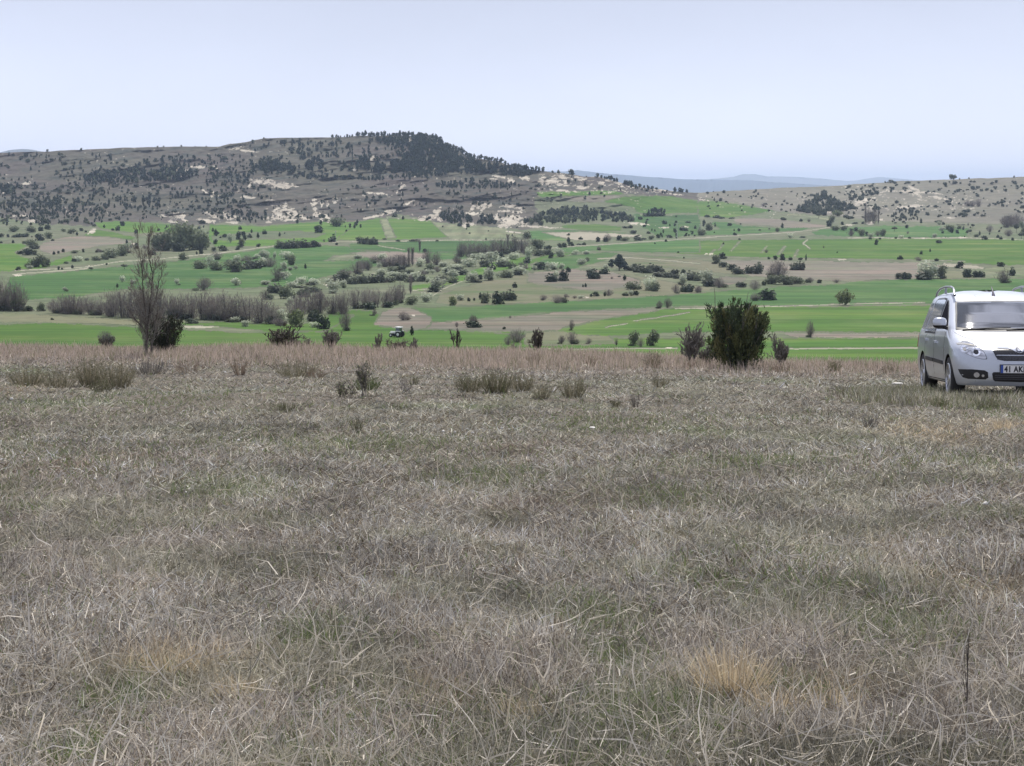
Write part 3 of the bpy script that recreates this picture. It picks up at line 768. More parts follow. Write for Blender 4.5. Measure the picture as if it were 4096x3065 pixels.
# each entry: foot x, foot y, width, height, kind - read off enlarged crops of the photograph
L(A4, """1040 155 50 30 d,1150 170 25 45 c,1215 90 45 25 d,1315 85 30 45 c,1410 85 25 30 d,1355 150 50 50 d,1300 200 60 60 d,1245 200 40 30 d,1500 235 45 50 d,1750 205 35 30 d,1840 170 25 30 d,
1655 255 40 20 d,850 255 30 45 c,945 220 35 30 d,900 205 45 35 d,700 215 50 40 g,790 235 110 60 g,850 105 50 40 d,970 130 70 40 g,730 110 90 40 g,70 105 60 40 d,40 100 50 30 d,370 75 80 30 d,490 120 80 60 d,430 90 40 60 g,
530 190 70 60 d,455 205 60 60 d,340 220 120 80 g,150 215 130 80 g,210 275 90 40 d,280 272 80 38 d,160 275 60 35 d,90 275 40 40 d,10 275 60 50 d,440 310 110 90 d,530 290 90 80 g,580 315 40 25 d,145 340 40 40 c,10 340 40 30 d,280 345 60 40 g,
350 400 130 90 g,310 470 120 80 d,225 460 70 40 d,380 470 60 60 g,350 605 110 120 g,430 605 130 140 g,510 600 80 100 g,330 620 80 40 b,200 640 45 40 d,700 440 40 40 d,645 455 30 30 d,595 465 40 40 d,830 450 90 40 g,920 440 35 40 d,
1075 440 60 50 n,1110 440 60 50 n,870 540 100 60 b,820 545 50 35 d,960 530 50 30 d,1070 530 100 60 g,1160 520 80 60 g,1240 500 160 110 g,1340 480 120 130 g,1380 450 100 110 g,730 565 50 25 d,800 615 35 45 c,645 635 35 40 d,685 630 30 25 d,
1175 580 30 25 d,1005 650 60 55 t,1375 625 80 60 t,1400 345 30 50 c,1450 395 40 60 n,1510 400 50 60 d,1600 400 70 60 n,1680 470 80 50 d,1780 420 180 200 g,1870 420 160 230 g,1720 380 120 150 g,1350 770 70 70 b,1470 790 60 50 b,1295 830 30 60 c,715 870 60 50 b,
60 1085 240 400 n,170 1090 220 370 n,-60 1085 260 430 n,190 1090 130 140 g,50 1085 140 130 g,320 1090 80 70 d,450 1090 90 110 g,260 1092 90 60 g,600 1110 150 190 n,700 1115 180 240 n,800 1120 200 260 n,900 1125 190 230 n,1000 1130 180 210 n,
1100 1135 180 200 n,1200 1140 150 180 n,1250 1150 220 330 n,1350 1160 200 330 n,1450 1160 220 340 n,1550 1160 200 350 n,1880 1165 200 360 n,1780 1165 180 330 n,1660 1165 180 320 n,575 1185 40 25 d,1180 1440 180 150 n,760 1118 120 90 h,1195 1140 60 110 d,640 1112 90 60 h""")
L(A5, """60 420 180 300 g,160 415 200 300 g,260 410 170 260 g,330 390 100 120 g,40 430 120 120 d,300 125 80 40 d,420 215 35 50 c,450 260 50 75 c,550 275 55 45 d,445 350 45 60 d,610 335 60 90 b,715 190 45 40 d,700 300 60 90 d,760 260 50 60 d,
730 250 60 50 b,770 305 45 70 d,845 225 30 50 c,915 285 40 65 c,825 280 50 35 d,985 240 65 55 d,1155 265 30 45 c,1350 125 30 60 c,1590 225 115 85 d,1610 135 40 60 d,1660 105 50 50 g,1780 155 160 90 g,1735 325 80 70 d,1645 325 30 40 n,
1890 210 25 25 d,1785 360 30 30 d,740 385 90 95 g,530 425 90 65 d,690 415 50 35 d,920 380 45 35 d,290 460 50 60 d,240 465 25 35 d,100 525 90 90 g,450 520 110 100 n,430 430 60 50 g,1135 400 80 95 g,1220 400 110 90 h,1320 395 120 105 h,
1420 390 120 110 h,1510 385 100 90 h,1575 380 70 60 d,290 620 150 120 g,390 590 90 120 b,470 640 140 120 g,640 655 220 150 g,590 600 90 100 n,680 560 100 80 b,790 540 120 100 n,850 620 180 120 h,780 630 100 80 h,970 600 120 110 b,985 520 130 100 b,
910 510 90 50 b,1060 600 130 110 n,1100 510 50 70 b,1220 520 150 100 b,1290 580 100 110 g,1200 640 90 100 b,1275 640 60 40 b,1330 630 50 50 b,1440 620 35 65 c,1130 760 130 180 n,1210 740 150 80 b,1400 790 140 90 b,1540 800 130 80 b,1745 890 150 130 b,
1690 780 70 50 b,1820 760 190 110 h,1870 700 150 110 n,1850 830 100 90 b,1000 800 140 45 b,1300 830 160 60 b,1250 950 160 150 g,670 805 110 90 b,310 860 180 170 n,20 800 60 60 b,60 1170 260 340 n,180 1170 240 340 n,300 1180 260 340 n,430 1185 260 330 n,
560 1190 280 350 n,700 1195 260 350 n,820 1200 260 340 n,940 1220 240 400 n,1060 1230 200 300 n,1330 1180 220 330 n,1400 1120 200 300 n,1500 1110 200 280 n,1600 1115 200 290 n,1750 1120 200 280 n,1860 1120 200 290 n,1160 1220 160 170 b,1000 1080 70 90 b,
1270 1030 80 110 b,660 1210 140 60 b,780 1260 90 80 b,1340 1260 220 220 o,1540 1200 140 130 d,1645 1285 130 170 d,1540 1270 110 60 b,1160 1250 180 110 n,185 1225 130 60 d,335 1190 40 25 d,1890 1305 120 280 n,1100 890 140 110 h,1180 900 120 100 h,1520 880 130 90 h,
1420 930 140 120 h,1600 950 140 110 n,1000 960 120 120 n,120 1175 120 80 h,480 1190 120 60 h,720 1200 120 60 h""")
L(A6, """110 345 90 80 g,170 350 90 85 h,240 355 90 85 h,280 355 60 65 d,385 300 50 15 d,530 320 60 20 d,710 320 100 22 d,960 320 40 18 d,770 440 45 130 p,825 440 45 45 d,1500 305 25 30 c,1790 265 20 30 c,80 120 30 50 c,495 50 70 40 d,585 80 35 50 c,
845 90 35 40 d,880 75 35 40 d,1215 155 50 45 d,1305 165 45 50 d,650 600 60 240 p,690 590 60 245 p,450 600 150 150 n,530 590 170 150 n,380 600 150 130 n,600 600 130 150 n,860 560 120 170 n,960 580 120 160 n,1230 490 140 190 n,1310 490 150 200 n,
1400 490 160 210 n,1490 490 150 200 n,1580 470 150 200 n,1670 460 150 210 n,1740 450 60 220 p,1820 450 160 220 n,1900 440 150 210 n,90 510 110 50 b,360 530 100 70 b,320 610 50 50 b,780 600 120 90 b,340 690 120 60 b,480 700 130 50 b,600 720 90 60 b,
720 760 130 100 b,850 680 80 60 b,910 680 50 50 b,1030 600 120 50 b,1060 660 90 50 b,1150 640 140 80 b,1310 600 160 100 b,1380 540 130 80 b,1460 510 90 60 b,1560 560 170 120 b,1690 600 160 120 b,1810 520 150 90 b,1550 630 110 70 d,1140 720 170 90 b,
1340 770 180 120 b,1440 740 70 60 d,1525 750 150 130 b,1700 720 150 90 g,1860 690 150 110 b,970 850 200 140 b,930 880 110 70 d,860 770 60 60 b,900 640 100 90 g,650 690 110 60 g,500 650 170 60 g,30 790 120 110 h,130 785 130 110 h,240 780 120 100 h,
350 775 120 100 h,440 770 110 90 h,560 750 120 90 h,650 770 100 80 h,780 760 110 90 h,1010 760 130 80 h,1120 780 120 80 g,60 1060 170 250 n,170 1050 180 250 n,290 1040 180 240 n,400 1040 180 240 n,500 1020 150 280 n,560 1000 120 280 n,670 900 60 200 p,
230 1070 170 90 d,260 1050 50 80 c,420 1050 120 80 d,690 1020 160 110 g,840 990 120 90 b,1140 1025 130 130 o,1220 970 110 70 b,1310 980 40 40 d,1370 975 30 40 d,1440 960 50 80 c,1500 1000 120 110 g,1630 1010 150 130 d,1760 970 130 150 h,1820 830 60 60 d,
590 1190 130 130 n,265 1140 60 100 n,1180 1265 50 70 n,1370 1270 140 80 d,1360 1210 110 110 n,1700 1290 40 30 d,1765 1170 30 40 n,685 1355 50 110 c,1840 1430 220 200 n,1740 1460 90 120 n,1080 690 120 90 h,1230 690 120 80 h,970 660 110 80 n,800 700 100 80 n,
200 640 160 130 n,80 680 160 160 n,130 620 150 120 n,280 560 130 110 n,1180 560 110 120 n,1650 520 90 80 d,1480 600 90 80 h,560 650 110 70 h,1900 620 120 100 n,1780 620 110 90 g""")
L(A7, """1410 40 110 45 d,1490 38 110 40 d,1350 42 90 35 d,1275 80 60 30 d,1540 130 50 45 d,1665 115 35 30 d,1800 115 60 20 d,1110 175 70 25 d,1165 175 45 35 d,1190 235 75 45 d,1320 160 35 30 d,1360 235 45 30 d,1740 200 80 45 d,1780 205 60 35 d,1665 220 30 25 d,
1880 180 35 40 d,1470 285 50 45 d,1395 300 60 55 g,1595 280 50 35 d,1555 325 30 35 c,1765 265 30 15 d,1920 250 40 100 n,30 290 90 80 g,480 330 45 60 c,510 370 55 50 d,615 300 50 30 d,805 325 45 60 d,905 325 90 110 n,880 325 60 60 h,1035 310 60 55 d,1110 315 110 40 g,
1250 310 90 40 d,1310 300 60 20 d,655 360 50 35 d,600 360 50 18 d,430 385 60 55 d,380 390 60 50 g,815 415 60 50 n,60 460 140 120 g,130 400 180 120 g,40 540 90 170 b,20 560 80 60 d,150 480 130 90 g,250 410 90 50 d,250 470 110 70 g,380 490 120 90 b,
285 505 60 70 d,560 465 80 45 b,675 460 80 40 b,630 580 120 80 b,690 540 60 50 g,170 630 130 80 d,110 640 60 60 b,310 630 140 90 b,410 620 70 60 b,250 640 60 90 b,480 660 50 60 d,5 670 40 40 b,1040 640 150 180 k,960 610 100 110 k,1100 640 90 110 k,1060 620 110 150 k,
880 680 130 80 d,760 730 150 100 d,740 660 80 50 b,890 625 60 50 b,1180 640 130 60 h,1250 660 130 90 h,1330 670 120 90 h,1400 650 100 90 h,1480 660 110 90 h,1480 710 110 60 h,1580 720 110 70 h,1640 690 100 70 h,1680 730 90 60 h,1745 690 60 60 d,1740 800 80 110 b,
1840 750 100 80 h,1900 755 90 80 h,1215 620 50 60 d,280 765 140 110 d,340 740 80 90 b,425 755 110 120 d,1100 750 45 70 c,640 825 25 40 c,670 825 30 55 c,1190 850 160 110 g,1370 860 160 130 b,1440 870 110 110 g,1660 890 90 110 n,1790 880 120 80 d,1900 885 80 90 n,
1110 920 80 40 d,1225 915 70 60 d,1165 920 60 60 b,730 930 40 40 c,785 925 60 60 d,880 925 35 50 c,920 920 110 90 n,620 950 90 30 b,350 1000 160 120 n,450 940 60 60 n,200 970 80 70 n,545 950 50 40 n,1490 1060 80 120 n,1570 1055 90 130 n,510 1300 60 150 n,
1200 1470 110 170 g,1275 1485 90 140 n,1410 1470 130 180 g,1010 1465 40 100 n,705 1450 60 90 n,400 1450 80 130 n,520 1450 110 170 n,570 1450 80 70 n,80 1440 50 60 n,1040 715 40 20 d,960 735 40 30 n""")
L(A8, """515 235 75 65 d,450 290 90 90 g,530 330 90 70 h,610 360 90 80 h,690 405 120 110 h,815 400 90 90 h,905 400 110 130 h,1035 240 40 30 d,1110 245 50 50 d,1190 250 60 65 d,1270 250 50 40 d,1385 250 45 30 d,1445 255 25 80 c,1130 480 260 250 n,1310 360 90 90 h,
1375 360 100 95 h,1060 515 160 110 g,1200 520 170 100 g,1330 510 170 90 g,1490 500 130 80 n,1590 505 60 40 d,1785 500 90 45 n,980 530 50 45 d,740 550 100 60 d,700 545 60 50 d,880 580 130 150 n,1010 690 190 130 d,890 700 110 120 n,350 500 170 130 b,
400 540 160 100 h,490 555 130 130 n,180 460 150 90 h,95 520 80 110 b,130 600 130 90 d,255 605 90 90 n,1870 745 200 200 o,1490 1100 90 210 n,1010 170 40 50 n,1640 118 20 30 n""")
L(B5, """1055 890 75 40 d,1275 905 50 40 d,1380 910 45 50 n,1040 990 45 75 c,985 1035 55 55 g,755 1020 35 20 d,875 1010 30 30 n,430 1025 25 30 d,490 1030 35 40 d,440 1080 55 35 d,370 960 60 35 d,515 945 30 20 d,50 940 50 60 c,120 1020 90 100 g,30 1080 110 90 g,
90 850 80 35 d,215 860 90 40 d,270 870 80 25 d,400 870 60 20 d,1500 865 90 75 t,1740 840 150 80 o,1890 870 100 35 d,1670 920 70 90 g,1635 970 70 90 d,1800 950 50 50 d,1705 1020 110 60 g,1820 1020 100 60 g,1975 1025 50 50 d,1140 1115 90 50 b,1295 1110 70 20 d,
95 555 50 30 d,300 545 45 40 d,705 530 30 40 d,735 570 25 35 c,800 715 60 50 n,510 595 40 20 d,180 645 20 50 c,250 650 25 50 c,210 665 30 20 d,1040 700 40 30 d,1155 700 35 25 d,965 690 30 30 d,1600 775 80 40 d,1090 785 40 20 d,1345 1400 0 0 d""")
L(B6, """205 940 40 250 p,250 930 120 210 n,310 930 110 210 n,370 935 40 200 p,30 870 60 40 d,75 935 70 25 d,175 935 40 30 d,685 920 45 30 d,910 925 40 60 d,865 890 20 50 c,1190 945 45 40 d,1130 915 90 30 d,1380 952 60 12 d,1440 952 60 12 d,1140 950 60 40 b,1270 1040 110 110 g,
1300 1050 50 80 d,1180 1025 90 50 b,1185 1055 40 35 d,1370 1055 50 55 d,1445 1010 30 45 d,1565 990 55 65 t,1530 1065 55 70 t,1650 1080 30 55 c,1715 1135 65 60 d,1505 960 25 50 n,1500 715 90 90 n,1560 715 100 100 n,1640 715 90 110 n,1990 980 200 200 n,
2060 970 180 200 n,2130 965 160 180 n,1780 1040 90 130 n,2020 1090 100 110 n,2115 1050 60 110 t,2180 990 60 100 g,2180 1130 80 90 t,1920 1130 50 40 d,2070 1145 40 40 d,1880 1110 40 40 d,90 1030 60 50 d,30 1090 80 100 n,160 1090 110 90 g,230 1085 50 60 d,
275 1115 75 70 b,270 1130 50 25 d,360 1090 80 100 n,430 1090 90 100 g,575 1030 80 70 t,655 1120 70 40 b,595 1120 45 25 d,765 1120 45 25 d,1080 1110 70 50 b,1140 1180 90 45 d,345 1200 45 70 d,915 1320 45 55 d,1025 1290 25 45 c,645 1385 65 55 d,
1105 1405 60 35 d,740 1060 35 40 n,865 1400 90 70 n,1000 1620 290 235 b,960 1640 200 70 d,1170 1625 130 170 g,680 1635 90 90 h,620 1630 80 80 h,740 1635 80 80 h,1395 1495 90 90 d,1480 1610 110 110 d,1600 1610 90 80 d,1670 1610 90 80 d,1960 1680 190 200 n,
2060 1590 80 100 d,1925 1475 100 60 d,2230 1050 100 90 g,2260 960 90 90 n""")
ITEMS = [i for i in ITEMS if i[2] > 0]
_r = random.Random(5)
for it in list(ITEMS):          # the low undergrowth that joins hedgerow plants into thickets
    if it[4] in 'hgbnd' and it[1] > 985 and it[2] > 20 and _r.random() < .85 and len(ITEMS) < 1500:
        w = it[2] * _r.uniform(.5, .8)
        ITEMS.append([it[0] + _r.uniform(-.45, .45) * it[2], it[1] + _r.uniform(-1.5, 1.5), w, min(it[3], w) * _r.uniform(.35, .7), _r.choice('hgng' if it[4] != 'b' else 'hgb')])
for it in ITEMS:
    if it[4] in 'dhgb' and it[2] > 16: it[2] *= 1.14; it[3] *= 1.05
from collections import Counter
print("ITEMS", Counter(i[4] for i in ITEMS))
random.shuffle(ITEMS)

def foot_scale(q):
    """metres per photo pixel at a point on the field"""
    c = math.cos(PITCH) * q[1] - math.sin(PITCH) * (q[2] - EYE)
    return c / FPX

PLACED = []
def put(u, v, w, h, kind, parts=None, name=None):
    q = on_field(u, v); m = foot_scale(q)
    var = random.randrange(NV_[kind]); crown, trunk, both = get_proto(kind, var)
    W = w * m * (1.0 if kind != 'n' else 1.35); H = h * m * 1.02
    nm, cat, desc = NAME[kind]
    rot = random.random() * 6.28
    if parts is None: parts = h > 26
    if parts:
        o = bpy.data.objects.new(nm, None); COL.objects.link(o)
        for pn, me in (("crown", crown), ("trunk", trunk)):
            c = bpy.data.objects.new(pn, me); COL.objects.link(c); c.parent = o
    else:
        o = bpy.data.objects.new(nm, both); COL.objects.link(o)
    o.location = (q[0], q[1], q[2] - 0.04 * H)
    o.scale = (W * random.uniform(.9, 1.15), W * random.uniform(.85, 1.15), H * random.uniform(.86, 1.1))
    o.rotation_euler = (0, 0, rot)
    PLACED.append((o, u, v, w, h, kind, cat, desc))
    return o
for it in ITEMS: put(*it)

# ---- woods and scattered scrub on the hills
def inpoly(x, y, pts):
    ins = False; n = len(pts)
    for k in range(n):
        ax, ay = pts[k]; bx, by = pts[(k + 1) % n]
        if (ay > y) != (by > y) and x < (bx - ax) * (y - ay) / (by - ay) + ax: ins = not ins
    return ins
WOODS = [ # polygon, spacing area per tree (px^2), tree height px, kinds
 ([(330,705),(420,690),(540,672),(620,690),(700,662),(770,690),(790,715),(700,722),(500,732),(340,728)], 62, 17, 'kkg'),
 ([(1500,560),(1640,548),(1740,560),(1790,590),(1850,632),(1900,648),(2050,676),(2130,692),(2090,712),(1960,696),(1830,692),(1760,696),(1680,694),(1600,650),(1620,610),(1560,590)], 75, 21, 'kkkd'),
 ([(1160,700),(1300,704),(1450,712),(1560,706),(1780,690),(1800,702),(1620,714),(1500,722),(1350,716),(1180,715)], 60, 14, 'kkd'),
 ([(1570,655),(1640,650),(1700,690),(1600,700),(1560,690)], 90, 24, 'k'), ([(1430,640),(1480,645),(1480,680),(1425,682)], 110, 26, 'k'), ([(1500,655),(1540,660),(1540,690),(1490,690)], 100, 24, 'k'),
 ([(1000,655),(1120,650),(1210,672),(1200,688),(1000,686)], 120, 24, 'kd'), ([(1220,650),(1290,640),(1290,682),(1220,686)], 110, 24, 'k'),
 ([(1750,732),(1900,722),(2050,738),(2090,748),(1900,755),(1740,752)], 85, 16, 'kd'),
 ([(1760,872),(1780,850),(1860,858),(1890,888),(1820,894),(1760,888)], 70, 20, 'kd'), ([(1905,896),(1930,862),(1975,870),(1985,898)], 70, 20, 'kd'),
 ([(2095,886),(2170,858),(2250,840),(2330,832),(2400,850),(2480,862),(2540,870),(2530,888),(2440,886),(2350,889),(2250,892),(2160,900),(2100,898)], 66, 20, 'kdhg'),
 ([(2570,862),(2600,845),(2650,842),(2670,860),(2600,868)], 70, 18, 'kd'),
 ([(3172,842),(3230,815),(3262,784),(3300,768),(3330,800),(3390,820),(3420,830),(3380,850),(3290,862),(3240,855)], 62, 19, 'hd'),
 ([(3395,800),(3440,770),(3500,760),(3520,775),(3440,805)], 90, 16, 'hd'),
 ([(0,745),(50,735),(60,770),(0,790)], 100, 20, 'dg'), ([(0,790),(140,780),(250,800),(200,830),(0,830)], 260, 16, 'dgk'),
 ([(430,800),(640,795),(640,840),(430,835)], 170, 18, 'kc'), ([(900,850),(1080,860),(1080,890),(900,888)], 170, 18, 'kg'),
 ([(150,800),(420,770),(430,850),(150,860)], 330, 14, 'gdk'), ([(0,850),(420,870),(400,905),(0,900)], 330, 15, 'gd'),
 ([(820,700),(1000,690),(1000,740),(830,750)], 150, 14, 'gk'), ([(2870,900),(2700,890),(2560,890),(2560,960),(2800,950)], 650, 14, 'd'),
 ([(0,815),(300,800),(430,835),(420,868),(0,850)], 210, 15, 'dgdk'), ([(540,640),(760,630),(900,650),(880,672),(560,668)], 300, 16, 'kd'), ([(1180,580),(1480,570),(1500,620),(1200,640)], 330, 17, 'kkd'),
 ([(640,760),(860,745),(1000,790),(980,830),(700,800)], 330, 15, 'dgk'), ([(1300,900),(1400,892),(1500,905),(1400,915)], 300, 14, 'd'),
 ([(3560,860),(3640,835),(3680,850),(3640,885),(3560,890)], 120, 14, 'hd'), ([(2500,560+190),(2520,740),(2700,770),(2690,780)], 200, 14, 'kd'),
]
SCAT = [ # box, number, height range, kinds
 (0,620,1000,760, 520, (8,17), 'ddkkch'), (1000,560,1750,720, 500, (8,20), 'ddkkc'), (0,740,1000,880, 520, (8,16), 'ddch'), (1000,740,2150,880, 360, (8,17), 'ddcc'),
 (2150,700,2820,800, 60, (9,20), 'ddk'), (2820,765,3400,850, 90, (6,13), 'dd'), (3380,730,4096,880, 420, (7,16), 'dddh'), (2150,800,2900,960, 30, (8,14), 'dd'),
 (3400,895,4096,960, 30, (8,16), 'ddg'), (-500,620,0,880, 90, (8,16), 'dk'), (4096,720,4500,880, 50, (8,14), 'd'), (0,905,2100,960, 25, (8,14), 'dd'), (2100,960,4096,1040, 10, (8,12), 'd'),
]
extra = []
rr = random.Random(11)
for pts, ar, hp, kinds in WOODS:
    xs = [p[0] for p in pts]; ys = [p[1] for p in pts]
    n = int((max(xs) - min(xs)) * (max(ys) - min(ys)) / ar)
    for _ in range(n):
        u = rr.uniform(min(xs), max(xs)); v = rr.uniform(min(ys), max(ys)) + 0
        if not inpoly(u, v, pts): continue
        h = hp * rr.uniform(.7, 1.25); k = rr.choice(kinds)
        extra.append((u, v + 3, h * (rr.uniform(.55, .9) if k != 'c' else .5), h, k, 1))
for x0, y0, x1, y1, n, (h0, h1), kinds in SCAT:
    for _ in range(n):
        u = rr.uniform(x0, x1); v = rr.uniform(y0, y1)
        sk = float(np.interp(u, UU, vs))
        if v < sk + 2: continue
        if float(fbm(np.array(u / 70), np.array(v / 22), 3, 2)) < 0.42: continue
        k = rr.choice(kinds); h = rr.uniform(h0, h1) * rr.choice((.7, .9, 1.0, 1.15))
        extra.append((u, v, h * {'c': .5, 'k': .7, 'd': rr.uniform(.8, 1.6), 'g': 1.2, 'h': 1.2}[k], h * (.8 if k in 'dh' else 1), k, 0))
# trees standing on the skyline
for u0, u1, step, h0, h1 in ((1330, 1420, 14, 8, 16), (1430, 1720, 9, 12, 26), (1720, 1800, 9, 16, 30), (1800, 1860, 9, 16, 28), (1865, 2060, 10, 14, 26), (2060, 2120, 9, 14, 22), (2130, 2180, 12, 14, 24), (2390, 2470, 11, 12, 26), (2500, 2530, 9, 20, 28), (2560, 2600, 12, 12, 22), (2610, 2620, 9, 14, 16), (2700, 2760, 14, 12, 20)):
    u = u0
    while u < u1:
        h = rr.uniform(h0, h1); extra.append((u, float(np.interp(u, UU, vs)) + 3, h * rr.uniform(.65, 1.0), h, rr.choice('kkd'), 1)); u += step * rr.uniform(.6, 1.5)
for u, h in ((190, 12), (325, 10), (630, 8), (655, 8), (725, 9), (780, 5), (825, 6), (1055, 7), (3540, 8), (3838, 7), (3876, 8), (4056, 9), (2233, 14), (2210, 10), (2286, 22), (2345, 6), (2380, 6)):
    extra.append((u, float(np.interp(u, UU, vs)) + 2, h * 1.1, h, 'd', 0))
extra = [e for e in extra if -400 < e[0] < 4500]
inview = [e for e in extra if 0 <= e[0] <= 4096]
outv = [e for e in extra if not (0 <= e[0] <= 4096)]
inview.sort(key=lambda e: -e[2] * e[3])
lim = {'k': 300, 'd': 210, 'c': 150, 'h': 150, 'g': 150}
cnt = {}
for it in ITEMS:
    cnt[it[4]] = cnt.get(it[4], 0) + 1
lim = {k: 295 for k in 'kdchgobtnp'}
rest = {'k': [], 'o': []}
for e in inview:
    k = e[4]; cnt[k] = cnt.get(k, 0) + 1
    if cnt[k] <= lim[k]: put(*e[:5], parts=False)
    else: rest['k' if k == 'k' else 'o'].append(e)
for e in outv: rest['k' if e[4] == 'k' else 'o'].append(e)
def wood_stuff(name, items, label, cat):
    Vs, Fs, off = [], [], 0
    for u, v, w, h, k, _ in items:
        q = on_field(u, v); m = foot_scale(q); r = np.random.default_rng(int(u * 13 + v) + 20000)
        lob = [(0, 0, .5, .4, .4, .45), (r.normal() * .15, r.normal() * .15, .7, .25, .25, .25), (r.normal() * .2, r.normal() * .2, .35, .3, .3, .25)]
        V, F_ = clump_cloud(lob, 70, .13, int(u * 7 + v * 3) + 20000)
        a = r.random() * 6.28; c, s = math.cos(a), math.sin(a)
        V = np.stack([(V[:, 0] * c - V[:, 1] * s) * w * m, (V[:, 0] * s + V[:, 1] * c) * w * m, V[:, 2] * h * m], 1) + q
        Vs.append(V); Fs.append(F_ + off); off += len(V)
    if not Vs: return
    me = np_mesh(name, np.concatenate(Vs), np.concatenate(Fs), [LM['pine'] if 'pine' in name else LM['dark']])
    tag(obj(name, me), label, cat, kind="stuff")
wood_stuff("distant_pine_wood", rest['k'], "smallest dark pines dotted over the far hill", "wood")
wood_stuff("distant_hill_scrub", rest['o'], "tiny dark scrub dotted over the far hillsides", "scrub")

# the single tree on the right-hand skyline
q = on_field(3808, 736); 
lone = put(3810, 735, 36, 36, 't', parts=True)
PLACED.pop()
tag(lone, "lone spreading tree alone on the right-hand plateau skyline", "tree")

# ---- labels
ROWS = [(885, "far hillside"), (965, "upper fields"), (1040, "middle fields"), (1110, "blossom belt"), (1180, "lower wood edge"), (1270, "lower valley floor"), (1600, "nearest green fields")]
COLS = [(350, "far left"), (700, "behind tall bare tree"), (1050, "right of bare tree"), (1400, "left of tractor line"), (1750, "above the tractor"), (2100, "in picture centre"),
        (2450, "right of centre"), (2800, "left of big juniper"), (3150, "above big juniper"), (3550, "between juniper and car"), (5000, "above silver car")]
HROW = [(660, "upper hill"), (740, "middle hill"), (800, "lower hill"), (885, "hill foot")]
def cell(u, v):
    c = next(n for lim_, n in COLS if u < lim_)
    if v < 885: r_ = next(n for lim_, n in HROW if v < lim_)
    else: r_ = next(n for lim_, n in ROWS if v < lim_)
    return r_, c
def ordn(k):
    W = ["first", "second", "third", "fourth", "fifth", "sixth", "seventh", "eighth", "ninth", "tenth", "eleventh", "twelfth"]
    if k < 12: return W[k]
    n = k + 1; s = "th" if 10 <= n % 100 <= 20 else {1: "st", 2: "nd", 3: "rd"}.get(n % 10, "th")
    return f"{n}{s}"
GRP = {'d': "dark bushes dotted over the fields and hills", 'h': "shrubs of the hedgerows", 'c': "slim junipers across the valley", 'k': "pines on the far hill", 'g': "grey green trees of the valley",
       'o': "olive green trees of the valley", 'b': "white blossoming trees in the valley", 't': "round-topped field trees", 'n': "bare trees of the valley", 'p': "bare poplars"}
cells = {}
for rec in PLACED:
    o, u, v, w, h, kind, cat, desc = rec
    sz = "small " if w * h < 260 else ("large " if w * h > 2600 else "")
    sh = "low " if (w > 1.9 * h) else ""
    cells.setdefault((sz + sh + desc,) + cell(u, v), []).append(rec)
for (desc, r_, c), lst in cells.items():
    lst.sort(key=lambda x: x[1])
    for k, rec in enumerate(lst):
        o, u, v, w, h, kind, cat, _ = rec
        if len(lst) == 1: lab = f"{desc}, {r_}, {c}"
        else: lab = f"{desc}, {ordn(k)} from left, {r_} {c}"
        if len(lab.split()) > 15: lab = lab.replace('with clear trunk', '').replace('grey-brown ', 'brown ')
        tag(o, lab, cat, GRP[kind])
# ------------------------------------------------------------------ the dry grass of the meadow
MT_DRY = tint_mat("dry_grass_blade", 0.8, 0.25)
MT_GRN = tint_mat("green_grass_blade", 0.7, 0.3)
MT_LEAF = tint_mat("shrub_leaf", 0.7, 0.2)
_vv = np.linspace(1375, 3200, 900)
_a0, _t0 = ray_at(np.full(900, 2048.0), _vv)
def _row_to_dist():
    d = np.linspace(2.2, 62, 5000); g = -(zf(d * 0, d, False) - EYE) / d      # slope of the line of sight, falling with distance
    g = np.minimum.accumulate(g)
    return np.interp(-_t0, -g, d)
_dd = _row_to_dist()

def sample_ground(n, v0, v1, power=1.0, amin=-0.37, amax=0.37):
    """points spread so that near ground does not starve and far ground is not wasted"""
    r = rng.random(n) ** power
    v = v0 + (v1 - v0) * r
    D = np.interp(v, _vv, _dd) * (1 + rng.normal(size=n) * 0.012)
    D = np.clip(D, 2.6, 56)
    a = rng.uniform(amin, amax, n)
    return a * D, D

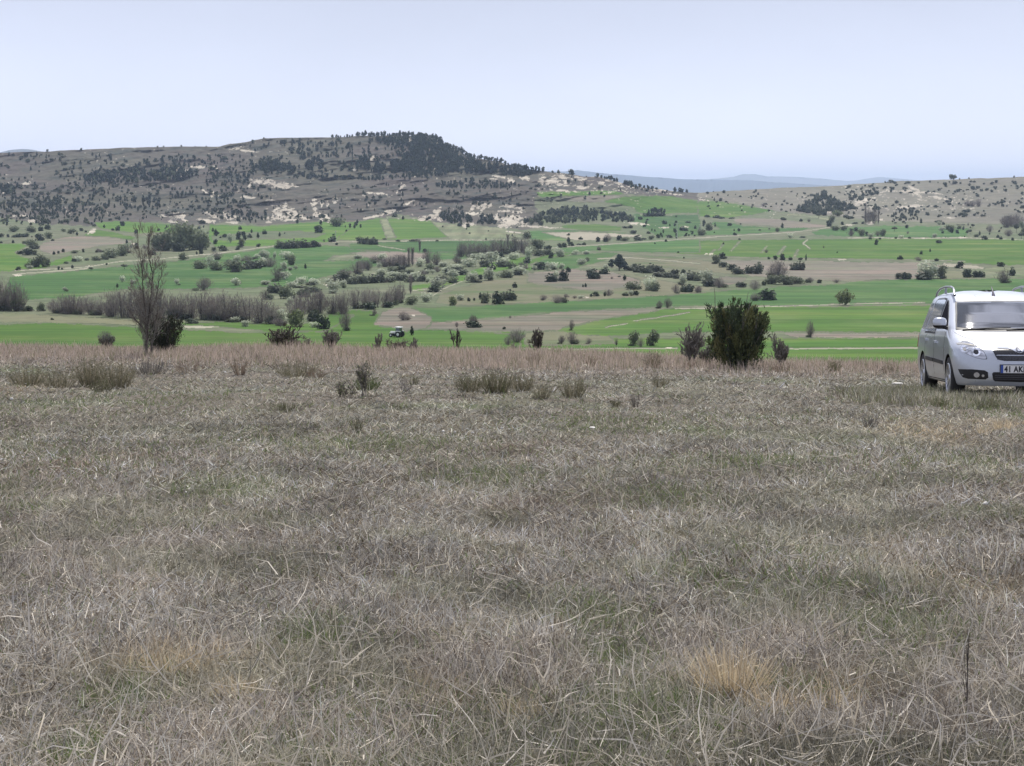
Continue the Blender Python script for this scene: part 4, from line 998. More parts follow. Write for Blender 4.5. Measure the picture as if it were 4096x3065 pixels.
BL = [] # ground patches (X, Y, rx, ry, kind)
def blob(u, v, ru, rv, kind):
    x, y, z = near_point(u, v); x2, y2, _ = near_point(u, v + rv); x3, y3, _ = near_point(u, v - rv)
    BL.append((x, y, ru * y / FPX, max(abs(y3 - y2) / 2, .1), kind))
for b in ((2390, 2440, 170, 70, 'g'), (2620, 2830, 330, 130, 'g'), (2450, 2620, 160, 70, 'g'), (500, 2800, 170, 80, 'g'), (1250, 2570, 200, 70, 'g'), (3150, 2760, 200, 70, 'g'), (3560, 2480, 260, 90, 'g'),
          (1500, 1780, 520, 60, 'g'), (500, 1600, 600, 40, 'g'), (2450, 1680, 420, 40, 'g'), (3000, 1860, 420, 40, 'g'), (1950, 1900, 260, 50, 'g'), (2650, 2000, 260, 60, 'g'), (900, 1980, 260, 60, 'g'), (3800, 1580, 420, 30, 'g'), (4000, 1640, 200, 60, 'g'), (120, 1640, 300, 40, 'g'), (2480, 2900, 200, 120, 'g'), (300, 3000, 120, 60, 'g'),
          (2930, 2700, 200, 130, 's'), (3300, 2760, 330, 110, 's'), (700, 2660, 320, 80, 's'), (4010, 1700, 110, 50, 's'), (3700, 1720, 220, 40, 's'), (3900, 2300, 260, 120, 's'), (40, 1560, 110, 25, 's'), (1900, 2750, 260, 110, 's'), (2050, 2650, 160, 60, 'r'), (250, 1900, 420, 60, 'r'), (2100, 1790, 260, 40, 'r'), (600, 1840, 300, 40, 'r'), (2100, 2000, 400, 60, 'r'),
          (1290, 3010, 60, 36, 'e'), (380, 3010, 90, 30, 'e'), (3760, 2330, 110, 26, 'e'), (2560, 2520, 70, 16, 'e'), (3020, 2420, 60, 14, 'e')):
    blob(*b)
def patch(X, Y, kind):
    s = np.zeros_like(X)
    for x, y, rx, ry, k in BL:
        if k == kind: s = np.maximum(s, np.exp(-(((X - x) / rx) ** 2 + ((Y - y) / ry) ** 2) * 1.1))
    return s

def blade_mesh(name, X, Y, Z, h, w, az, lean, bend, col, mat, tipw=0.0):
    n = len(X)
    p0 = np.stack([X, Y, Z], 1)
    d0 = np.stack([np.sin(lean) * np.cos(az), np.sin(lean) * np.sin(az), np.cos(lean)], 1)
    l2 = lean + bend; az2 = az + rng.normal(size=n) * 0.35
    d1 = np.stack([np.sin(l2) * np.cos(az2), np.sin(l2) * np.sin(az2), np.cos(l2)], 1)
    mid = p0 + d0 * (h * .5)[:, None]; tip = mid + d1 * (h * .5)[:, None]
    tip[:, 2] = np.maximum(tip[:, 2], Z - 0.01)
    vw = np.stack([X, Y, Z - EYE], 1); vw /= np.linalg.norm(vw, axis=1, keepdims=True)
    rnd = rng.normal(size=(n, 3)) * 0.55
    s = np.cross(d0, vw + rnd); s /= np.linalg.norm(s, axis=1, keepdims=True) + 1e-9
    ww = w[:, None]
    V = np.stack([p0 - s * ww * .5, p0 + s * ww * .5, mid - s * ww * .42, mid + s * ww * .42, tip], 1).reshape(-1, 3)
    b = np.arange(n)[:, None] * 5
    F_ = np.concatenate([b + np.array([[0, 1, 3]]), b + np.array([[0, 3, 2]]), b + np.array([[2, 3, 4]])], 1).reshape(-1, 3)
    c = np.repeat(col, 5, 0)
    return np_mesh(name, V, F_, [mat], col=c)

C = lambda *x: np.array(x, dtype=np.float32)
def dry_colour(X, Y, n):
    """greys, tans and browns of last year's grass in patches"""
    fbig = 0; big = fbm(X / 2.6 + 5, Y / 2.6, 4, 0); mid = fbm(X / 0.6, Y / 0.6 + 8, 3, 2)
    r = rng.random(n)
    grey = C(.385, .368, .340); tan = C(.440, .392, .310); pale = C(.76, .70, .59); brown = C(.185, .145, .10); pink = C(.40, .345, .295)
    c = np.where((r < .42)[:, None], grey, np.where((r < .62)[:, None], tan, np.where((r < .78)[:, None], pale, brown)))
    wp = sstep(.50, .64, big)[:, None] * .5
    c = c * (1 - wp) + (c * 0.4 + pink * 0.6) * wp
    wg = np.maximum(np.maximum(sstep(.50, .64, mid) * .40, patch(X, Y, 'g') * .55), sstep(11, 17, Y) * (1 - sstep(28, 36, Y)) * .26)[:, None]
    c = c * (1 - wg) + C(.265, .272, .180) * wg
    ws = (patch(X, Y, 's') * .75 * (rng.random(n) < .6) * sstep(.34, .6, mid))[:, None]
    c = c * (1 - ws) + (C(.52, .40, .25) * (0.6 + .7 * rng.random((n, 1)))) * ws
    wr = (patch(X, Y, 'r') * .7 * (rng.random(n) < .6) * sstep(.34, .6, mid))[:, None]
    c = c * (1 - wr) + (C(.33, .245, .205) * (0.6 + .7 * rng.random((n, 1)))) * wr
    far = sstep(30, 40, Y)[:, None] * .6
    c = c * (1 - far) + (C(.42, .345, .285) * (0.7 + .6 * rng.random((n, 1)))) * far
    lum = .34 + 1.36 * fbm(X / .55 + 2, Y / .8 + 31, 5, 1, .6)
    return np.minimum(c * (0.45 + 1.00 * rng.random((n, 1))) * lum[:, None], .85)
def minw(Y, w, px): return np.maximum(w, px * Y / 1600.0)

# matted thatch lying close to the ground
n = 420000
X, Y = sample_ground(n, 1385, 3150, 1.15)
keep = rng.random(n) > np.maximum(patch(X, Y, 'e') * .9, patch(X, Y, 'g') * .55 * (fbm(X / .3, Y / .3, 3, 4) > .45))
X, Y = X[keep], Y[keep]; n = len(X)
az = rng.uniform(0, 6.283, n) + 0.0
az += (fbm(X / .5, Y / .5, 2, 1) - .5) * 8
h = (.035 + .10 * rng.random(n) ** 1.6) * (0.8 + .7 * fbm(X / 1.3, Y / 1.3, 3, 3)) * (1 + .5 * sstep(15, 40, Y))
lean = np.radians(rng.uniform(52, 89, n))
me = blade_mesh("thatch", X, Y, zf(X, Y) - .004, h, minw(Y, .0026 + .0028 * rng.random(n), .85), az, lean, np.radians(rng.uniform(-45, 60, n)), dry_colour(X, Y, n), MT_DRY)
tag(obj("matted_dry_grass", me), "matted grey and tan dry grass covering the near meadow", "grass", kind="stuff")

# upright and arching dead blades in tufts
n = 105000
X, Y = sample_ground(n, 1385, 3150, 1.1)
tuft = fbm(X / .45 + 3, Y / .45, 3, 4); keep = (rng.random(n) < sstep(.38, .62, tuft) + .15) & (rng.random(n) > patch(X, Y, 'e') * .95)
X, Y = X[keep], Y[keep]; n = len(X)
az = rng.uniform(0, 6.283, n)
h = (.04 + .11 * rng.random(n) ** 2) * (1 - .35 * sstep(8, 13, Y) * (1 - sstep(28, 34, Y)) + .9 * sstep(30, 40, Y) + .5 * patch(X, Y, 's'))
lean = np.radians(np.abs(rng.normal(size=n)) * 30 + 6)
me = blade_mesh("tufts", X, Y, zf(X, Y) - .004, h, minw(Y, .0022 + .002 * rng.random(n), .75), az, lean, np.radians(rng.uniform(0, 55, n)), dry_colour(X, Y, n) * 1.08, MT_DRY)
tag(obj("dry_grass_tufts", me), "upright tufts of dead grass standing over the near meadow", "grass", kind="stuff")

# fresh green blades in the damp patches
n = 150000
X, Y = sample_ground(n, 1400, 3150, 1.1)
gd = fbm(X / 1.6 + 11, Y / 1.6, 4, 5)
pr = np.maximum(sstep(.52, .68, gd) * .5, patch(X, Y, 'g') * .9) * (1 - sstep(32, 38, Y) * .8) + .05
keep = rng.random(n) < pr * .8
X, Y = X[keep], Y[keep]; n = len(X)
az = rng.uniform(0, 6.283, n)
h = .035 + .07 * rng.random(n)
lean = np.radians(rng.uniform(8, 60, n))
g = rng.random((n, 1))
col = (C(.125, .185, .065) * (1 - g) + C(.22, .25, .115) * g) * (0.75 + .5 * rng.random((n, 1)))
me = blade_mesh("green", X, Y, zf(X, Y) - .004, h, minw(Y, .003 + .0025 * rng.random(n), .7), az, lean, np.radians(rng.uniform(0, 45, n)), col, MT_GRN)
tag(obj("green_grass", me), "short fresh green grass coming up through the dead thatch", "grass", kind="stuff")

# long pale stalks lying and leaning every way
n = 8000
X, Y = sample_ground(n, 1500, 3200, .62)
az = rng.uniform(0, 6.283, n); az += (fbm(X / .8, Y / .8, 2, 2) - .5) * 9
h = .05 + .24 * rng.random(n) ** 2.6
lean = np.radians(np.where(rng.random(n) < .6, rng.uniform(66, 88, n), rng.uniform(8, 60, n)))
k = rng.random((n, 1))
col = (C(.68, .63, .55) * k + C(.50, .44, .34) * (1 - k)) * (.75 + .4 * rng.random((n, 1)))
me = blade_mesh("stalks", X, Y, zf(X, Y) + .012 + .05 * rng.random(n) * (lean > 1.1), h, minw(Y, .0022 + .0045 * rng.random(n) ** 3, .6), az, lean, np.radians(rng.normal(size=n) * 20), col, MT_DRY)
tag(obj("pale_grass_stalks", me), "long pale dead stalks lying crisscross over the meadow", "grass", kind="stuff")

# hazy pinkish-brown feather grass along the brow
n = 95000
Y = rng.uniform(33, 55, n); X = rng.uniform(-.37, .37, n) * Y
keep = rng.random(n) < (sstep(33, 40, Y) * (0.45 + .9 * fbm(X / 5, Y / 3, 3, 2)) * np.interp(X / Y, [-.4, 0, .1, .2, .37], [.75, .75, .55, .35, .3]))
X, Y = X[keep], Y[keep]; n = len(X)
h = (.08 + .22 * rng.random(n) ** 1.6) * (0.5 + 1.0 * fbm(X / 2, Y / 2, 3, 4))
col = C(.52, .425, .350) * (.6 + .65 * rng.random((n, 1)))
gk = (rng.random(n) < .14)[:, None]
col = np.where(gk, C(.24, .24, .14), col)
me = blade_mesh("feather", X, Y, zf(X, Y), h, minw(Y, .004, .5), rng.uniform(0, 6.283, n), np.radians(np.abs(rng.normal(size=n)) * 12), np.radians(rng.uniform(0, 25, n)), col, MT_DRY)
tag(obj("feather_grass", me), "pinkish brown feather grass in a band along the brow of the meadow", "grass", kind="stuff")

# taller uncropped grass round the place where the car stands
n = 75000
Y = rng.uniform(19.6, 25.5, n); X = rng.uniform(4.3, 9.4, n)
keep = rng.random(n) < (.35 + .9 * (fbm(X / .8, Y / .8, 3, 2) - .3)) * sstep(4.3, 5.1, X - (Y - 20) * .10) * (1 - sstep(23.5, 25.5, Y)); X, Y = X[keep], Y[keep]; n = len(X)
keep = ~((Y > 22.0) & (Y < 25.6) & (abs(X - (7.0 + (Y - 22.2) * .12)) < .62)); X, Y = X[keep], Y[keep]; n = len(X)
h = (.05 + .16 * rng.random(n) ** 1.2) * (.45 + .55 * sstep(19.6, 20.8, Y))
g = rng.random((n, 1)) < .2
col = np.where(g, C(.20, .225, .11), dry_colour(X, Y, n)) * (.7 + .5 * rng.random((n, 1)))
me = blade_mesh("taller", X, Y, zf(X, Y) - .004, h, minw(Y, .003, .6), rng.uniform(0, 6.283, n), np.radians(np.abs(rng.normal(size=n)) * 18), np.radians(rng.uniform(0, 45, n)), col, MT_GRN)
tag(obj("tall_meadow_grass", me), "taller mixed green and dry grass around the silver car", "grass", kind="stuff")

# ------------------------------------------------------------------ low shrubs and weeds on the meadow
def spray_mesh(name, base, W, H, n, seed, cols, mat, leafy=1.0, blen=.32, wpx=.8, upright=.5, dist=30.):
    """a broom-like tuft: many thin shoots from a low root, with short side leaves"""
    r = np.random.default_rng(seed)
    an = r.uniform(0, 6.283, n); q = np.sqrt(r.random(n))
    bx = np.cos(an) * q * W * .32; by = np.sin(an) * q * W * .32
    L_ = H * (.45 + .6 * r.random(n)) * (1 - .35 * q)
    out = q * (1 - upright) * 1.1 + r.normal(size=n) * .08
    tx = bx + np.cos(an) * out * L_ * .8; ty = by + np.sin(an) * out * L_ * .8
    p0 = np.stack([bx * .7, by * .7, np.zeros(n) - .02], 1); p1 = np.stack([(bx + tx) / 2, (by + ty) / 2, L_ * .55], 1); p2 = np.stack([tx, ty, L_], 1)
    n = int(n * .62); w = max(.004, wpx * .8 * dist / 1600)
    an, q, bx, by, L_, out = an[:n], q[:n], bx[:n], by[:n], L_[:n], out[:n]; tx, ty, p0, p1, p2 = tx[:n], ty[:n], p0[:n], p1[:n], p2[:n]
    V, F_, Cc = [], [], []
    s = np.stack([np.cos(r.uniform(0, 3.14, n)), np.sin(r.uniform(0, 3.14, n)) * .4, np.zeros(n)], 1) * w * .5
    V.append(np.stack([p0 - s, p0 + s, p1 + s * .8, p1 - s * .8, p2 + s * .3, p2 - s * .3], 1).reshape(-1, 3))
    b = np.arange(n)[:, None] * 6
    F_.append(np.concatenate([b + [[0, 1, 2, 3]], b + [[3, 2, 4, 5]]], 1).reshape(-1, 4))
    cc = np.array(cols, dtype=float)[r.integers(0, len(cols), n)] * (.7 + .6 * r.random((n, 1)))
    Cc.append(np.repeat(cc, 6, 0))
    m = int(n * 5 * leafy)
    if m:
        k = r.integers(0, n, m); t = r.random(m) ** .7
        p = p1[k] * (1 - t)[:, None] + p2[k] * t[:, None]; low = r.random(m) < .4
        p[low] = (p0[k] * (1 - t)[:, None] + p1[k] * t[:, None])[low]
        d = r.normal(size=(m, 3)); d[:, 2] = np.abs(d[:, 2]) + .5; d /= np.linalg.norm(d, axis=1, keepdims=True)
        s2 = np.cross(d, r.normal(size=(m, 3))); s2 /= np.linalg.norm(s2, axis=1, keepdims=True)
        ln = H * blen * (.15 + .25 * r.random((m, 1))); s2 = s2 * w * .7
        off = len(V[0])
        V.append(np.stack([p - s2 * .6, p + s2 * .6, p + d * ln + s2 * .3, p + d * ln - s2 * .3], 1).reshape(-1, 3))
        F_.append(np.arange(m * 4).reshape(-1, 4) + off)
        Cc.append(np.repeat(np.array(cols, dtype=float)[r.integers(0, len(cols), m)] * (.7 + .6 * r.random((m, 1))), 4, 0))
    V = np.concatenate(V)
    return np_mesh(name, V, np.concatenate(F_), [mat], col=np.concatenate(Cc))

OL = [(.20, .19, .12), (.27, .24, .165), (.15, .15, .09), (.34, .30, .22)]
DK = [(.13, .14, .075), (.18, .18, .10), (.16, .14, .10)]
BR = [(.27, .215, .16), (.20, .16, .12), (.34, .27, .21)]
GY = [(.19, .175, .155), (.15, .135, .12), (.24, .225, .195)]
GR = [(.12, .16, .06), (.17, .20, .09), (.09, .12, .05)]
SHR = [ # u, foot v, width, height, colours, shoots, name, label
 (110, 1540, 170, 85, OL, 260, "low_shrub", "low olive-brown shrub nearest the left edge of the meadow"),
 (235, 1545, 150, 100, OL, 260, "low_shrub", "second low olive shrub from the left on the meadow"),
 (365, 1538, 130, 140, OL, 300, "low_shrub", "tallest olive-brown shrub left of the bare tree"),
 (470, 1545, 140, 125, OL, 300, "low_shrub", "olive-brown shrub just left of the bare tree's foot"),
 (400, 1556, 110, 60, DK, 200, "low_shrub", "dark low shrub in front of the olive shrubs at left"),
 (600, 1500, 170, 70, GY, 200, "low_shrub", "greyish weed clump at the foot of the tall bare tree"),
 (760, 1500, 150, 60, BR, 160, "low_shrub", "brown weed clump right of the bare tree's foot"),
 (960, 1505, 60, 80, BR, 90, "dead_weed", "upright brown dead weed right of the bare tree"),
 (1190, 1512, 190, 85, OL, 240, "low_shrub", "wide olive weed clump on the brow left of the leafy sapling"),
 (1260, 1515, 90, 45, BR, 110, "low_shrub", "small brown weed clump left of the leafy sapling"),
 (1145, 1637, 70, 48, DK, 130, "low_shrub", "small dark grass tussock below the brow weeds"),
 (1470, 1572, 110, 70, GR, 240, "low_shrub", "fresh green low shrub beside the leafy sapling"),
 (1655, 1545, 50, 50, DK, 60, "dead_weed", "dark dead weed head right of the leafy sapling"),
 (1880, 1585, 120, 95, DK + OL, 320, "broom_shrub", "dark olive broom shrub left in the central pair"),
 (1985, 1590, 130, 105, DK + OL, 340, "broom_shrub", "dark olive broom shrub right in the central pair"),
 (2080, 1585, 110, 90, OL, 240, "broom_shrub", "lighter olive broom shrub right beside the central pair"),
 (2165, 1605, 90, 70, OL, 180, "low_shrub", "olive weed clump right of the central broom shrubs"),
 (2290, 1600, 110, 90, OL, 180, "low_shrub", "loose olive weed clump further right of the broom shrubs"),
 (2140, 1462, 60, 60, BR, 90, "dead_weed", "brown dead weed on the brow above the broom shrubs"),
 (2365, 1468, 50, 50, BR, 60, "dead_weed", "small brown weed on the brow left of the big juniper"),
 (2610, 1478, 80, 70, BR + OL, 130, "dead_weed", "brownish weed clump standing on the brow left of the big juniper"),
 (2760, 1482, 55, 45, BR, 90, "dead_weed", "dark brown weed close to the big juniper's left side"),
 (2640, 1560, 70, 50, OL, 120, "low_shrub", "olive weed in the meadow below the brow weeds"),
 (2540, 1625, 40, 70, GY, 60, "dead_weed", "thin grey upright weed in the right middle meadow"),
 (2465, 1625, 40, 36, DK, 70, "dead_weed", "small dark weed in the right middle meadow"),
 (1428, 1732, 50, 62, DK, 90, "grass_tussock", "dark upright grass tussock in the middle meadow"),
 (3340, 1490, 60, 55, DK + OL, 120, "low_shrub", "dark weed on the brow between juniper and car"),
 (3120, 1490, 90, 45, BR, 100, "low_shrub", "brown weed at the right foot of the big juniper"),
 (3560, 1500, 70, 45, BR + OL, 90, "low_shrub", "brown weed clump left of the silver car"),
 (3480, 1700, 70, 60, GY, 100, "grass_tussock", "grey grass tussock in the meadow below left of the car"),
 (3950, 1630, 130, 50, GR + OL, 240, "low_shrub", "green weed clump in front of the silver car"),
 (3760, 1620, 90, 45, GR + OL, 160, "low_shrub", "green weed clump by the silver car's front left wheel"),
 (3640, 1610, 70, 40, OL, 120, "low_shrub", "olive weed clump behind the silver car's rear wheel"),
]
for i, (u, v, w, h, cols, ns, nm, lab) in enumerate(SHR):
    x, y, z = near_point(u, v); m = foot_scale((x, y, z))
    me = spray_mesh(nm, None, w * m * 1.25, h * m * 1.05, ns, 300 + i, cols, MT_LEAF, dist=y, upright=.55)
    o = obj(nm, me); o.location = (x, y, z); o.rotation_euler = (0, 0, i * 1.3)
    tag(o, lab, "weed" if "weed" in nm else "shrub" if "shrub" in nm else "tussock", "low shrubs and weeds on the meadow")

# golden straw clumps: fans of fine dead blades
STW = [(.56, .46, .31), (.50, .41, .28), (.66, .57, .41)]
for i, (u, v, w, h, ns, lab) in enumerate(((2925, 2790, 300, 270, 420, "largest golden straw clump in the lower right foreground"), (3080, 2860, 240, 150, 240, "lower golden straw clump right of the largest one"), (3330, 2850, 260, 150, 220, "thin tan straw clump at the lower right"),
      (690, 2720, 230, 120, 220, "tan straw clump in the lower left foreground"), (930, 2790, 220, 110, 200, "second tan straw clump in the lower left foreground"), (4010, 1715, 100, 70, 160, "golden straw clump near the right edge under the car"), (3930, 1735, 80, 50, 110, "smaller straw clump near the right edge under the car"),
      (2080, 2870, 260, 130, 200, "tan straw clump at the bottom centre"))):
    x, y, z = near_point(u, v); m = foot_scale((x, y, z))
    me = spray_mesh("straw_clump", None, w * m * 1.2, h * m, ns, 700 + i, STW, MT_DRY, dist=y, upright=.25, leafy=.25, wpx=.7)
    o = obj("straw_clump", me); o.location = (x, y, z); tag(o, lab, "grass clump", "golden straw clumps")

def bare_shrub(name, label, u, D, w, h, seed, bark, leaves=None, n0=14, depth=3, v=None, leafn=0, leafsz=.02, group="bare shrubs behind the brow"):
    a, t = ray_at(u, 1410); x, y = a * D, D
    if v is not None: x, y, z = near_point(u, v)
    z = float(zf(x, y)); m = foot_scale((x, y, z)); W, H = w * m, h * m
    r = np.random.default_rng(seed); paths = []
    for k in range(n0):
        an = r.random() * 6.28; q = .55 * r.random()
        d = np.array([math.cos(an) * q * W / H, math.sin(an) * q * W / H, 1.]); d /= np.linalg.norm(d)
        grow(r, (math.cos(an) * .06, math.sin(an) * .06, 0), d, .5 + .35 * r.random(), .012, depth, paths, .42, .3, (3, 5), 4, .12, .55, .2)
    allp = np.concatenate([p for p, _ in paths]); sc = np.array([.5 * W / np.abs(allp[:, 0]).max(), .5 * W / np.abs(allp[:, 1]).max(), H / allp[:, 2].max()])
    wmin = .28 * y / 1600
    V, F_ = tube_mesh([(p * sc, np.maximum(q * H * .9, wmin)) for p, q in paths], 3)
    e = bpy.data.objects.new(name, None); COL.objects.link(e); e.location = (x, y, z - .03)
    obj("stems", np_mesh("stems", V, F_, [bark]), e)
    if leafn:
        pts = np.concatenate([p[2:] for p, q in paths if q[0] < .006]) * sc
        k = r.integers(0, len(pts), leafn); p = pts[k] + r.normal(size=(leafn, 3)) * leafsz
        d = r.normal(size=(leafn, 3)); d /= np.linalg.norm(d, axis=1, keepdims=True); s = np.cross(d, r.normal(size=(leafn, 3))); s /= np.linalg.norm(s, axis=1, keepdims=True)
        LV = np.stack([p, p + d * leafsz + s * leafsz * .5, p + d * leafsz * 2, p + d * leafsz - s * leafsz * .5], 1).reshape(-1, 3)
        cc = np.repeat(np.array(leaves, float)[r.integers(0, len(leaves), leafn)] * (.7 + .6 * r.random((leafn, 1))), 4, 0)
        obj("leaves", np_mesh("leaves", LV, np.arange(len(LV)).reshape(-1, 4), [MT_LEAF], col=cc), e)
    return tag(e, label, "tree" if "tree" in name or "sapling" in name else "shrub", group)
B_GY = leaf_mat("grey_twig", (.155, .145, .13), (.235, .215, .19), scale=20, trans=0, vary=.15)
B_DK = leaf_mat("dark_twig", (.070, .060, .054), (.115, .100, .090), scale=20, trans=0, vary=.15)
bare_shrub("bare_shrub", "wide dark tangled shrub on the brow left of the tractor", 1130, 50, 175, 118, 1, B_DK, DK + OL, 26, 3, leafn=1500)
bare_shrub("bare_shrub", "smaller olive-grey shrub leaning off the wide dark shrub", 1205, 51, 120, 70, 2, B_GY, OL, 16, 3, leafn=700)
bare_shrub("bare_shrub", "rounded grey shrub on the brow between wide dark shrub and tractor", 1328, 50, 92, 88, 3, B_GY, GY, 18, 3, leafn=500)
bare_shrub("bare_shrub", "thin leafless shrub standing just below the tractor", 1505, 51, 60, 90, 4, B_GY, None, 8, 3)
bare_shrub("bare_shrub", "low brown-green shrub on the brow under the tractor", 1590, 50, 150, 62, 5, B_DK, OL + BR, 22, 2, leafn=900)
bare_shrub("bare_shrub", "slender shrub right of the low brown-green shrub", 1660, 51, 60, 72, 6, B_GY, GY, 9, 3, leafn=80)
bare_shrub("forked_tree", "small forked leafless tree on the brow right of the tractor", 1826, 50, 60, 108, 7, B_DK, GY, 4, 3, leafn=120)
bare_shrub("bare_shrub", "dark upright shrub on the brow at picture centre", 2152, 50, 90, 120, 8, B_DK, DK, 12, 3, leafn=300)
bare_shrub("bare_shrub", "faint low shrub left of the dark central brow shrub", 2050, 51, 70, 60, 9, B_GY, None, 8, 2)
bare_shrub("bare_shrub", "grey leafless shrub left behind the big juniper", 2765, 44, 150, 175, 10, B_GY, GY, 26, 3, leafn=500)
bare_shrub("bare_shrub", "lower grey shrub touching the big juniper's left side", 2835, 42, 120, 90, 11, B_GY, GY + BR, 22, 3, leafn=300)
bare_shrub("bare_shrub", "grey leafless shrub right behind the big juniper", 3125, 44, 125, 140, 12, B_GY, GY, 26, 3, leafn=400)
bare_shrub("bare_shrub", "dark leafless shrub standing left of the tall bare tree", 428, 51, 74, 72, 13, B_DK, DK, 14, 3, leafn=250)
bare_shrub("leafy_sapling", "thin dark leafy sapling leaning on the meadow left of centre", 1455, 30, 80, 150, 14, B_GY, GR + OL, 4, 3, v=1598, leafn=420, leafsz=.012, group="saplings on the meadow")
bare_shrub("leafy_sapling", "low arching leafy sapling left of the leaning one", 1375, 30, 110, 75, 15, B_GY, GR + OL, 5, 3, v=1596, leafn=420, leafsz=.012, group="saplings on the meadow")
bare_shrub("dead_sapling", "bent dead stem with dark head in the middle meadow", 1622, 30, 70, 70, 16, B_GY, None, 3, 2, v=1590, group="saplings on the meadow")
bare_shrub("dead_stalk", "tall thin dark dead stalk standing in the grass at lower right", 3865, 5, 60, 430, 17, B_DK, None, 1, 2, v=2880, group="stalks")

def juniper(name, label, u, D, w, h, seed, cols, n=9000, v=None, spires=(), trunkcol=None):
    if v is not None: x, y, z = near_point(u, v)
    else:
        a, t = ray_at(u, 1410); x, y = a * D, D; z = float(zf(x, y))
    m = foot_scale((x, y, z)); W, H = w * m, h * m
    r = np.random.default_rng(seed)
    cl = []
    for k in range(110):       # upswept branch plumes
        an = r.random() * 6.28; q = r.random() ** .6; zz = .0 + .70 * r.random()
        rad = .42 * math.sin(min(1, (zz + .30) / .75) * 1.75) * q
        cl.append((math.cos(an) * rad, math.sin(an) * rad, zz, .20 + .14 * r.random(), an, .22 + .3 * q))
    for sx, sz in spires: cl.append((sx, 0, sz - .26, .26, 0, .05))
    V, Cc = [], []
    per = n // len(cl)
    for (cx, cy, cz, Ln, an, ou) in cl:
        t = r.random(per); ax = np.array([math.cos(an) * ou, math.sin(an) * ou, 1.]); ax /= np.linalg.norm(ax)
        p = np.array([cx, cy, cz]) + ax * (t * Ln)[:, None] + r.normal(size=(per, 3)) * (.070 * (1.12 - t))[:, None]
        d = ax + r.normal(size=(per, 3)) * .5; d /= np.linalg.norm(d, axis=1, keepdims=True)
        s = np.cross(d, r.normal(size=(per, 3))); s /= np.linalg.norm(s, axis=1, keepdims=True)
        ln = (.030 + .035 * r.random((per, 1))); wd = .0085
        V.append(np.stack([p - s * wd, p + s * wd, p + d * ln + s * wd * .3, p + d * ln - s * wd * .3], 1).reshape(-1, 3))
        base = np.array(cols, float)[r.integers(0, len(cols))]
        Cc.append(np.repeat(base * (.65 + .7 * r.random((per, 1))), 4, 0))
    V = np.concatenate(V); V[:, 2] = np.maximum(V[:, 2], .01)
    V = V * np.array([W, W, H])
    e = bpy.data.objects.new(name, None); COL.objects.link(e); e.location = (x, y, z - .03)
    obj("foliage", np_mesh("foliage", V, np.arange(len(V)).reshape(-1, 4), [MT_LEAF], col=np.concatenate(Cc)), e)
    paths = []
    for k in range(16):
        an = r.random() * 6.28; d = np.array([math.cos(an) * .5 * r.random(), math.sin(an) * .5 * r.random(), 1.])
        grow(r, (math.cos(an) * .12, math.sin(an) * .12, 0), d / np.linalg.norm(d), .6 + .2 * r.random(), .016, 1, paths, .3, .3, (2, 4), 4, .1, .5, .3)
    TV, TF = tube_mesh([(p * np.array([W, W, H]), q * W) for p, q in paths], 4)
    obj("stems", np_mesh("stems", TV, TF, [B_GY]), e)
    return tag(e, label, "juniper", "near junipers")
JC = [(.060, .080, .042), (.085, .105, .050), (.135, .145, .062), (.062, .085, .052), (.185, .175, .080), (.045, .062, .040)]
juniper("juniper_bush", "big dense juniper bush with spiky top, left of the silver car", 2950, 33, 232, 285, 5, JC, 15000, v=1480, spires=((-.10, 1.0), (.0, .98), (-.36, .80), (-.26, .80), (.12, .93), (.25, .86), (.36, .80)))
juniper("juniper_bush", "dark juniper bush behind the foot of the tall bare tree", 650, 45, 158, 172, 6, [(.032, .042, .030), (.045, .052, .034), (.06, .055, .045)], 8000, spires=((-.1, .95), (.15, .9)))

